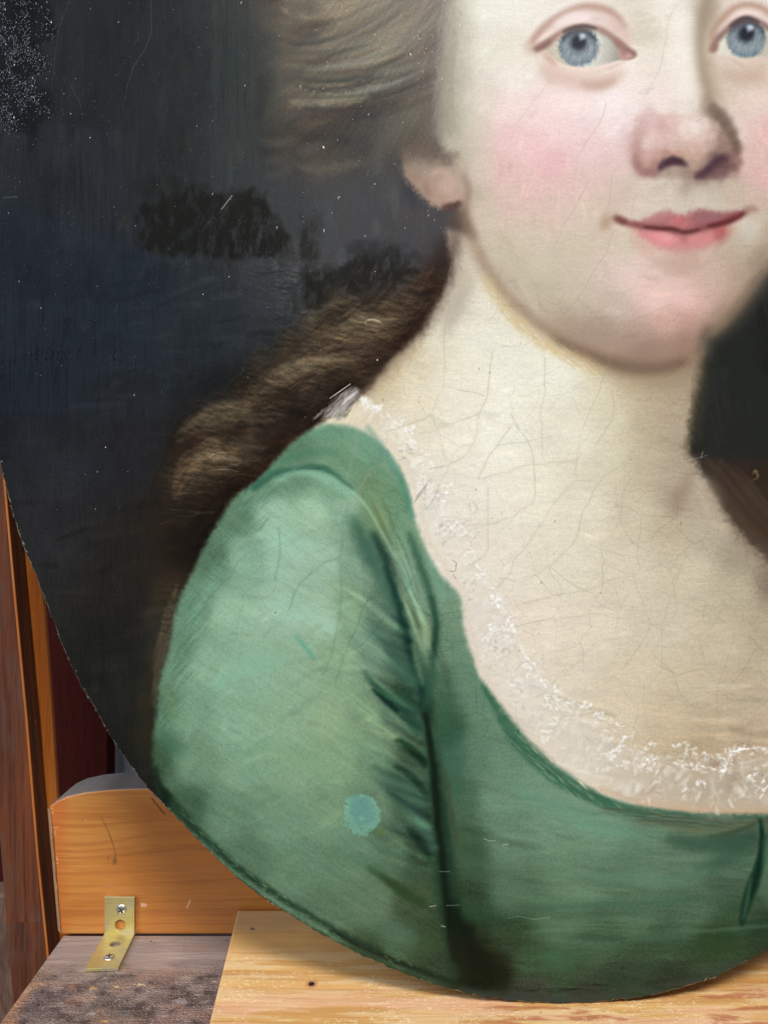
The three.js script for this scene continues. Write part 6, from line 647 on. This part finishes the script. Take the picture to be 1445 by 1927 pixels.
  const boardMat = sheet(bw, bh, 3, (x, y) => {           // x from its left end, y up from the shelf
    const [n, l, f] = fibres(x, y, 12), b = fbm(x / 90 + 2, y / 30, 3); let c = mix([200, 128, 56], [174, 104, 42], n); c = mix(c, [212, 148, 76], sstep(0.42, 0.7, b) * 0.55); c = mix(c, [164, 92, 40], Math.min(1, l) * 0.42); c = mix(c, [192, 92, 40], sstep(15, 5, x + (n - 0.5) * 8) * 0.45);
    let h = 0.5 + f * 0.15 - l * 0.15, ro = 0.36; const k = (f - 0.5) * 13; c = [c[0] + k, c[1] + k * 0.8, c[2] + k * 0.5];
    { const t = (y - 42) / 27; const arc = 40 - 9 * Math.max(0, t) ** 1.7; if (t > 0 && t < 1) c = mix(c, [130, 84, 32], 0.65 * sstep(0.9, 0.3, Math.abs(x - arc)) * (0.4 + 0.6 * tn(x, y / 2))); c = mix(c, [116, 84, 36], 0.7 * sstep(2.2, 0.9, Math.hypot(x - 39, (y - 43) * 0.55) + tn(x * 1.3, y) * 0.8)); c = mix(c, [130, 92, 38], 0.5 * sstep(1.2, 0.5, Math.hypot(x - 35.5, (y - 44.5) * 0.4) + tn(x * 1.3, y) * 0.5)); c = mix(c, [110, 56, 30], 0.8 * sstep(0.9, 0.4, Math.abs((x - 62) - (78 - y) * 0.8)) * sstep(6, 4, Math.abs(y - 75))); }
    const s = hit(scr, x, y); if (s) { c = mix(c, s.c < 0.6 ? [222, 170, 128] : [120, 70, 40], 0.6); h -= 0.2; } if (x < 3 + tn(y / 3, 7) * 4 && tn(x * 0.4, y * 1.1) > 0.66) c = mix(c, [226, 164, 110], 0.6);
    if (Math.hypot((x - 56) / 1.5, y - 17.5) < 1 + tn(x * 2, y * 2) * 0.5) c = [214, 160, 130]; if (Math.abs(x - 82 - (y - 18) * 0.5) < 0.5 && Math.abs(y - 18) < 2.4) c = [224, 172, 132]; if (Math.hypot(x - 36, (y - 29) * 1.6) < 1.4) c = mix(c, [196, 120, 110], 0.6);
    return [c[0], c[1], c[2], h, ro];
  }, { bump: 0.0003, clearcoat: 0.5, clearcoatRoughness: 0.28 });
  const grey = sheet(120, 120, 2, (x, y) => { const n = fbm(x / 20, y / 14, 4), f = tn(x / 4, y / 0.4), c = mix([122, 114, 112], [102, 92, 90], n), k = (f - 0.5) * 10; return [c[0] + k, c[1] + k, c[2] + k, 0.5 + f * 0.2, 0.8]; });
  const X0 = -0.1958, H = 0.0852, prof = [[0.0006, 0], [0.6, 0], [0.6, H], [0.052, H], [0.036, H - 0.0008], [0.022, H - 0.0022], [0.011, H - 0.0046], [0.004, H - 0.0078], [0, H - 0.0108], [0.001, 0.06]];
  prof.forEach((p) => { if (p[0] < 0.1) p[0] += 0.0072 * (1 - p[1] / H); });
  const bb = extrude(prof, 0.031, 0.001); const buv = metreUV(bb); { const p = buv.attributes.position, uv = buv.attributes.uv; for (let i = 0; i < p.count; i++) uv.setXY(i, p.getX(i), p.getY(i) + 0.0003); }
  // split the board's skin: varnished front and ends, bare dusty top
  const nrm = new THREE.Vector3(), pick = { f: [], t: [] }; { const p = buv.attributes.position, a = new THREE.Vector3(), b = new THREE.Vector3(), c = new THREE.Vector3(); for (let i = 0; i < p.count; i += 3) { a.fromBufferAttribute(p, i); b.fromBufferAttribute(p, i + 1); c.fromBufferAttribute(p, i + 2); nrm.copy(b.clone().sub(a).cross(c.clone().sub(a))).normalize(); (nrm.y > 0.5 || nrm.x < -0.5 ? pick.t : pick.f).push(i, i + 1, i + 2); } }
  const sub = (ids) => { const g = new THREE.BufferGeometry(), p = buv.attributes.position, u = buv.attributes.uv, n = buv.attributes.normal, P = [], U = [], N = []; for (const i of ids) { P.push(p.getX(i), p.getY(i), p.getZ(i)); U.push(u.getX(i), u.getY(i)); N.push(n.getX(i), n.getY(i), n.getZ(i)); } g.setAttribute('position', new THREE.Float32BufferAttribute(P, 3)); g.setAttribute('uv', new THREE.Float32BufferAttribute(U, 2)); g.setAttribute('normal', new THREE.Float32BufferAttribute(N, 3)); return g; };
  const both = mergeGeometries([sub(pick.f), sub(pick.t)], true); both.translate(X0 - E0.x, 0.0003, BACK - 0.031 - E0.z);
  { const P = [], n = 40, r = rng(8); for (let i = 0; i <= n; i++) { const y = 0.0006 + (H - 0.0125) * i / n, lean = 0.0072 * (1 - y / H), w = 0.0004 + r() * 0.0005; P.push([X0 + lean + w - E0.x, y + 0.0003, BACK + 0.00025 - E0.z], [X0 + lean - 0.0026 - E0.x, y + 0.0003 - (i === n ? 0.0012 : 0), BACK - 0.0036 - E0.z]); }
    const g = new THREE.BufferGeometry(), I = []; for (let i = 0; i < n; i++) I.push(i * 2, i * 2 + 2, i * 2 + 1, i * 2 + 1, i * 2 + 2, i * 2 + 3); g.setAttribute('position', new THREE.Float32BufferAttribute(P.flat(), 3)); g.setIndex(I); g.computeVertexNormals();
    part('worn_chamfer', metreUV(g), sheet(60, 120, 2, (x, y) => { const n = fbm(x / 3, y / 9, 4), c = mix([206, 160, 116], [150, 112, 84], n); return [...c, 0.5 + n * 0.3, 0.8]; }), easel).userData.label = 'pale bare wood along the board\'s left end'; }
  const bd = part('back_board', both, [boardMat, grey], easel); bd.userData.label = 'orange varnished board with dusty top';
  // angle bracket with two screws and two open holes
  const brass = sheet(60, 60, 6, (x, y) => { const n = fbm(x / 9, y / 12, 4), f = tn(x / 12, y / 0.3), b = sstep(0.5, 0.7, fbm(x / 7 + 5, y / 7, 3)); let c = mix([222, 210, 156], [196, 178, 112], n); c = mix(c, [196, 190, 170], b * 0.6); const k = (f - 0.5) * 18; return [c[0] + k, c[1] + k, c[2] + k * 0.7, 0.5 + f * 0.1, 0.3 + n * 0.25]; }, { metalness: 0.7, bump: 0.0001 });
  const br = new THREE.Group(); br.name = 'angle_bracket'; br.position.copy(rel(new THREE.Vector3(-0.1532, TRAY + 0.0004, BACK + 0.0004))); br.rotation.y = -0.03; easel.add(br);
  const up = extrude([[-0.0088, 0.0012], [0.0088, 0.0012], [0.0088, 0.0228], [-0.0088, 0.0228]], 0.0018, 0.0003, [[0.0004, 0.0066, 0.0031], [0.0012, 0.0155, 0.0024]]); up.translate(0, 0, 0);
  const lo = extrude([[-0.0088, 0], [0.0088, 0], [0.0088, 0.036], [-0.0088, 0.036]], 0.0018, 0.0003, [[0.0006, 0.0125, 0.0031], [0.0012, 0.0255, 0.0024]]); lo.rotateX(Math.PI / 2); lo.translate(0, 0.0018, 0);
  // after rotateX the outline's y points towards the viewer
  part('upright_flange', metreUV(up), brass, br); const lf = part('lower_flange', metreUV(lo), brass, br); lf.rotation.y = 0.09;
  const steel = new THREE.MeshPhysicalMaterial({ color: new THREE.Color().setRGB(0.6, 0.59, 0.55), metalness: 0.9, roughness: 0.32 }), dk = new THREE.MeshStandardMaterial({ color: new THREE.Color().setRGB(0.05, 0.045, 0.04), metalness: 0.5, roughness: 0.6 });
  const screw = () => { const g = new THREE.Group(); g.name = 'screw'; const head = new THREE.LatheGeometry([[0, 0.0011], [0.0012, 0.00105], [0.0023, 0.0007], [0.0031, 0.0002], [0.0033, -0.0006]].map((p) => new THREE.Vector2(...p)).reverse(), 28); const hd = part('head', head, steel, g); const s = [new THREE.BoxGeometry(0.0034, 0.0005, 0.0007), new THREE.BoxGeometry(0.0007, 0.0005, 0.0034)]; s.forEach((b) => b.translate(0, 0.0009, 0)); s[1].translate(0, 0.00003, 0); hd.geometry = mergeGeometries([head.toNonIndexed().deleteAttribute('uv'), ...[]]); part('slot', mergeGeometries(s), dk, g); return g; };
  // flatten to bracket > screw: each screw is one part whose recess is a sub-part of its own level
  const place = (f) => { const g = screw(), hd = g.children[0], sl = g.children[1]; hd.name = 'screw'; sl.name = 'screw_recess'; for (const o of [hd, sl]) { f(o); } br.add(hd, sl); };
  place((o) => { o.rotation.set(Math.PI / 2, 0, 0); o.rotateY(0.5); o.position.set(0.0012, 0.0155, 0.0016); });
  place((o) => { o.rotation.set(0, 0.3, 0); o.position.set(0.0033, 0.0016, 0.0254); });
}

// ---------------------------------------------------------------------------------------------
// the loose pine board that carries the canvas
// ---------------------------------------------------------------------------------------------
const pineTop = at(1090, 1889, 0).y - 0.0003;
{
  const pine = thing('pine_board', 'pale scraped pine board lying on the easel shelf under the canvas', 'board', [-0.079, TRAY, 0]);
  const W = 420, Hh = 140, nick = spots(31, 60, W, Hh, 0.3, 1.6);
  const mat = sheet(W, Hh, 3, (x, y) => {                 // x from the left end, y from the back edge towards the viewer, mm
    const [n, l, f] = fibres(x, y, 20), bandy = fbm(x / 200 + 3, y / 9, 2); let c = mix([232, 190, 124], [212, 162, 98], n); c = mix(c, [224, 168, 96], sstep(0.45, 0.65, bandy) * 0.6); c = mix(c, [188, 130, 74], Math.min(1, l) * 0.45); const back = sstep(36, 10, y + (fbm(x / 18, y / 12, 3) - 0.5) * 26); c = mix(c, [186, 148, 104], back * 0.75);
    const fs = fbm(x / 34 + 5, y / 4, 4), scrape = sstep(0.46, 0.66, fs + (tn(x * 1.6, y * 2.1) - 0.5) * 0.16) * sstep(28, 52, y); c = mix(c, [242, 216, 174], scrape * 0.5); const pinkish = sstep(0.46, 0.66, fbm(x / 60 + 9, y / 6 + 3, 3)) * sstep(66, 88, y); c = mix(c, [230, 178, 144], pinkish * 0.7); const rust = sstep(0.54, 0.7, fbm(x / 20 + 30, y / 4 + 3, 4)) * sstep(66, 82, y) * sstep(110, 150, x); c = mix(c, [178, 108, 74], rust * 0.75); const crumbs = sstep(0.58, 0.74, tn(x / 0.7, y / 0.6) * 0.55 + tn(x / 1.9, y / 1.2) * 0.45) * sstep(0.44, 0.6, fbm(x / 16, y / 7, 3)) * sstep(34, 54, y); c = mix(c, [248, 230, 198], crumbs * 0.45);
    let h = 0.5 + f * 0.12 - l * 0.2 + scrape * 0.3 + crumbs * 0.4, ro = 0.5; const k = (f - 0.5) * 13; c = [c[0] + k, c[1] + k * 0.9, c[2] + k * 0.7]; const s = hit(nick, x, y); if (s) { c = mix(c, s.c < 0.7 ? [246, 226, 192] : [126, 84, 56], 0.6); h += 0.15; }
    for (const [px, py, rr] of [[49.5, 70, 1.5]]) { const d = Math.hypot(x - px, (y - py) * 0.9); if (d < rr * 2.6) c = mix(c, [150, 92, 70], 0.5 * sstep(rr * 2.6, rr, d)); if (d < rr) { c = mix([66, 34, 36], [36, 22, 22], d / rr < 0.5 ? 1 : 0.2); h -= 0.35; } }
    if (Math.hypot(x - 12, y - 20) < 1.3) c = mix(c, [92, 84, 88], 0.8);
    return [c[0], c[1], c[2], h, ro];
  }, { bump: 0.0003, clearcoat: 0.1, clearcoatRoughness: 0.5 });
  const th = pineTop - TRAY, g = extrude([[-0.006, 0.0858], [0.4, 0.0858], [0.4, -0.065], [0.0028, -0.065]], th - 0.0004, 0.0011); g.rotateX(-Math.PI / 2); g.translate(0, 0.0004, 0);
  const q = metreUV(g), p = q.attributes.position, uv = q.attributes.uv; for (let i = 0; i < p.count; i++) if (p.getY(i) > th - 0.003) uv.setXY(i, p.getX(i) + 0.006, p.getZ(i) + 0.0858); part('board', q, mat, pine);
}

// ---------------------------------------------------------------------------------------------
// what shows in the dark gap behind, out of focus in the photograph
// ---------------------------------------------------------------------------------------------
{
  const maroon = thing('dark_panel', 'dark maroon wooden panel standing far behind the left easel post', 'panel', [at(150, 1700, -0.34).x, at(150, 1700, -0.34).y, -0.34]);
  const mm = sheet(200, 200, 1, (x, y) => { const [l, f, n] = woodish(x, y, 2), k = (f - 0.5) * 6 - l * 6; return [58 + k + n * 12, 21 + k * 0.6 + n * 5, 17 + k * 0.6 + n * 5, 0.5, 0.9]; }, { specularIntensity: 0.15 });
  const a = at(60, 900, -0.34), b = at(211, 2050, -0.34); const g = new RoundedBoxGeometry(b.x - a.x + 0.1, a.y - b.y, 0.02, 2, 0.002); g.translate((a.x - 0.1 + b.x) / 2 - maroon.position.x, (a.y + b.y) / 2 - maroon.position.y, 0); part('panel_board', metreUV(g, true), mm, maroon);
  const navy = thing('blue_canister', 'blue cylinder with a pale blue label in the gap behind the easel', 'canister', [at(212, 1560, -0.42).x + 0.032, at(240, 1560, -0.42).y, -0.42]);
  const cyl = new THREE.CylinderGeometry(0.032, 0.032, 0.14, 40); cyl.translate(0, 0.05, 0); part('body', cyl, new THREE.MeshStandardMaterial({ color: new THREE.Color().setRGB(0.02, 0.07, 0.18), roughness: 0.5 }), navy);
  const band = new THREE.CylinderGeometry(0.0326, 0.0326, 0.1, 30, 1, true, -0.83, 1.9); band.translate(0, 0.05, 0); part('label_band', band, new THREE.MeshStandardMaterial({ color: new THREE.Color().setRGB(0.6, 0.72, 0.9), roughness: 0.5, side: THREE.DoubleSide }), navy);
  const wall = new THREE.Mesh(new RoundedBoxGeometry(4.4, 4.2, 0.05, 2, 0.004), new THREE.MeshStandardMaterial({ color: new THREE.Color().setRGB(0.05, 0.03, 0.028), roughness: 0.9 })); wall.name = 'wall'; wall.position.set(0, -0.2, -0.9); wall.userData = { kind: 'structure' }; wall.castShadow = wall.receiveShadow = true; scene.add(wall);
}

// ---- light sources out of the frame: window mirrored in the varnish, overhead panel added for fill
{
  const w = thing('studio_window', 'tall white studio window with daylit panes, high on the left outside the picture', 'window', [(WIN.x0 + WIN.x1) / 2, WIN.y0, WIN.z]);
  const W = WIN.x1 - WIN.x0, H = WIN.y1 - WIN.y0, wf = new THREE.MeshStandardMaterial({ color: new THREE.Color().setRGB(0.7, 0.7, 0.68), roughness: 0.5 }), fr = [];
  for (const [x, y, a, b] of [[-W / 2 - 0.03, H / 2, 0.06, H + 0.12], [W / 2 + 0.03, H / 2, 0.06, H + 0.12], [0, -0.03, W, 0.06], [0, H + 0.03, W, 0.06]]) { const g = new RoundedBoxGeometry(a, b, 0.06, 2, 0.004); g.translate(x, y, 0.01); fr.push(g); }
  part('frame', mergeGeometries(fr), wf, w);
  const pane = new THREE.MeshStandardMaterial({ color: 0x000000, emissive: new THREE.Color().setRGB(...WIN.c), emissiveIntensity: 2.5, roughness: 0.2 });
  for (let i = 0; i < 2; i++) for (let j = 0; j < 3; j++) { const g = new THREE.BoxGeometry(W / 2 - 0.004, H / 3 - 0.004, 0.004); g.translate(-W / 4 + i * W / 2, H / 6 + j * H / 3, 0.012); part('pane', g, pane, w); }
  const c = thing('added_light_panel', 'added flat light panel above the easel, unseen, outside the picture', 'lamp', [PANEL.x, PANEL.y, PANEL.z]);
  const tray = new RoundedBoxGeometry(PANEL.w + 0.06, 0.05, PANEL.d + 0.06, 2, 0.006); tray.translate(0, 0.03, 0); part('housing', tray, wf, c);
  const df = new THREE.BoxGeometry(PANEL.w, 0.006, PANEL.d); df.translate(0, 0.001, 0); part('diffuser', df, new THREE.MeshStandardMaterial({ color: 0x000000, emissive: new THREE.Color().setRGB(...PANEL.c), emissiveIntensity: 2.5 }), c);
}
renderer.render(scene, camera);
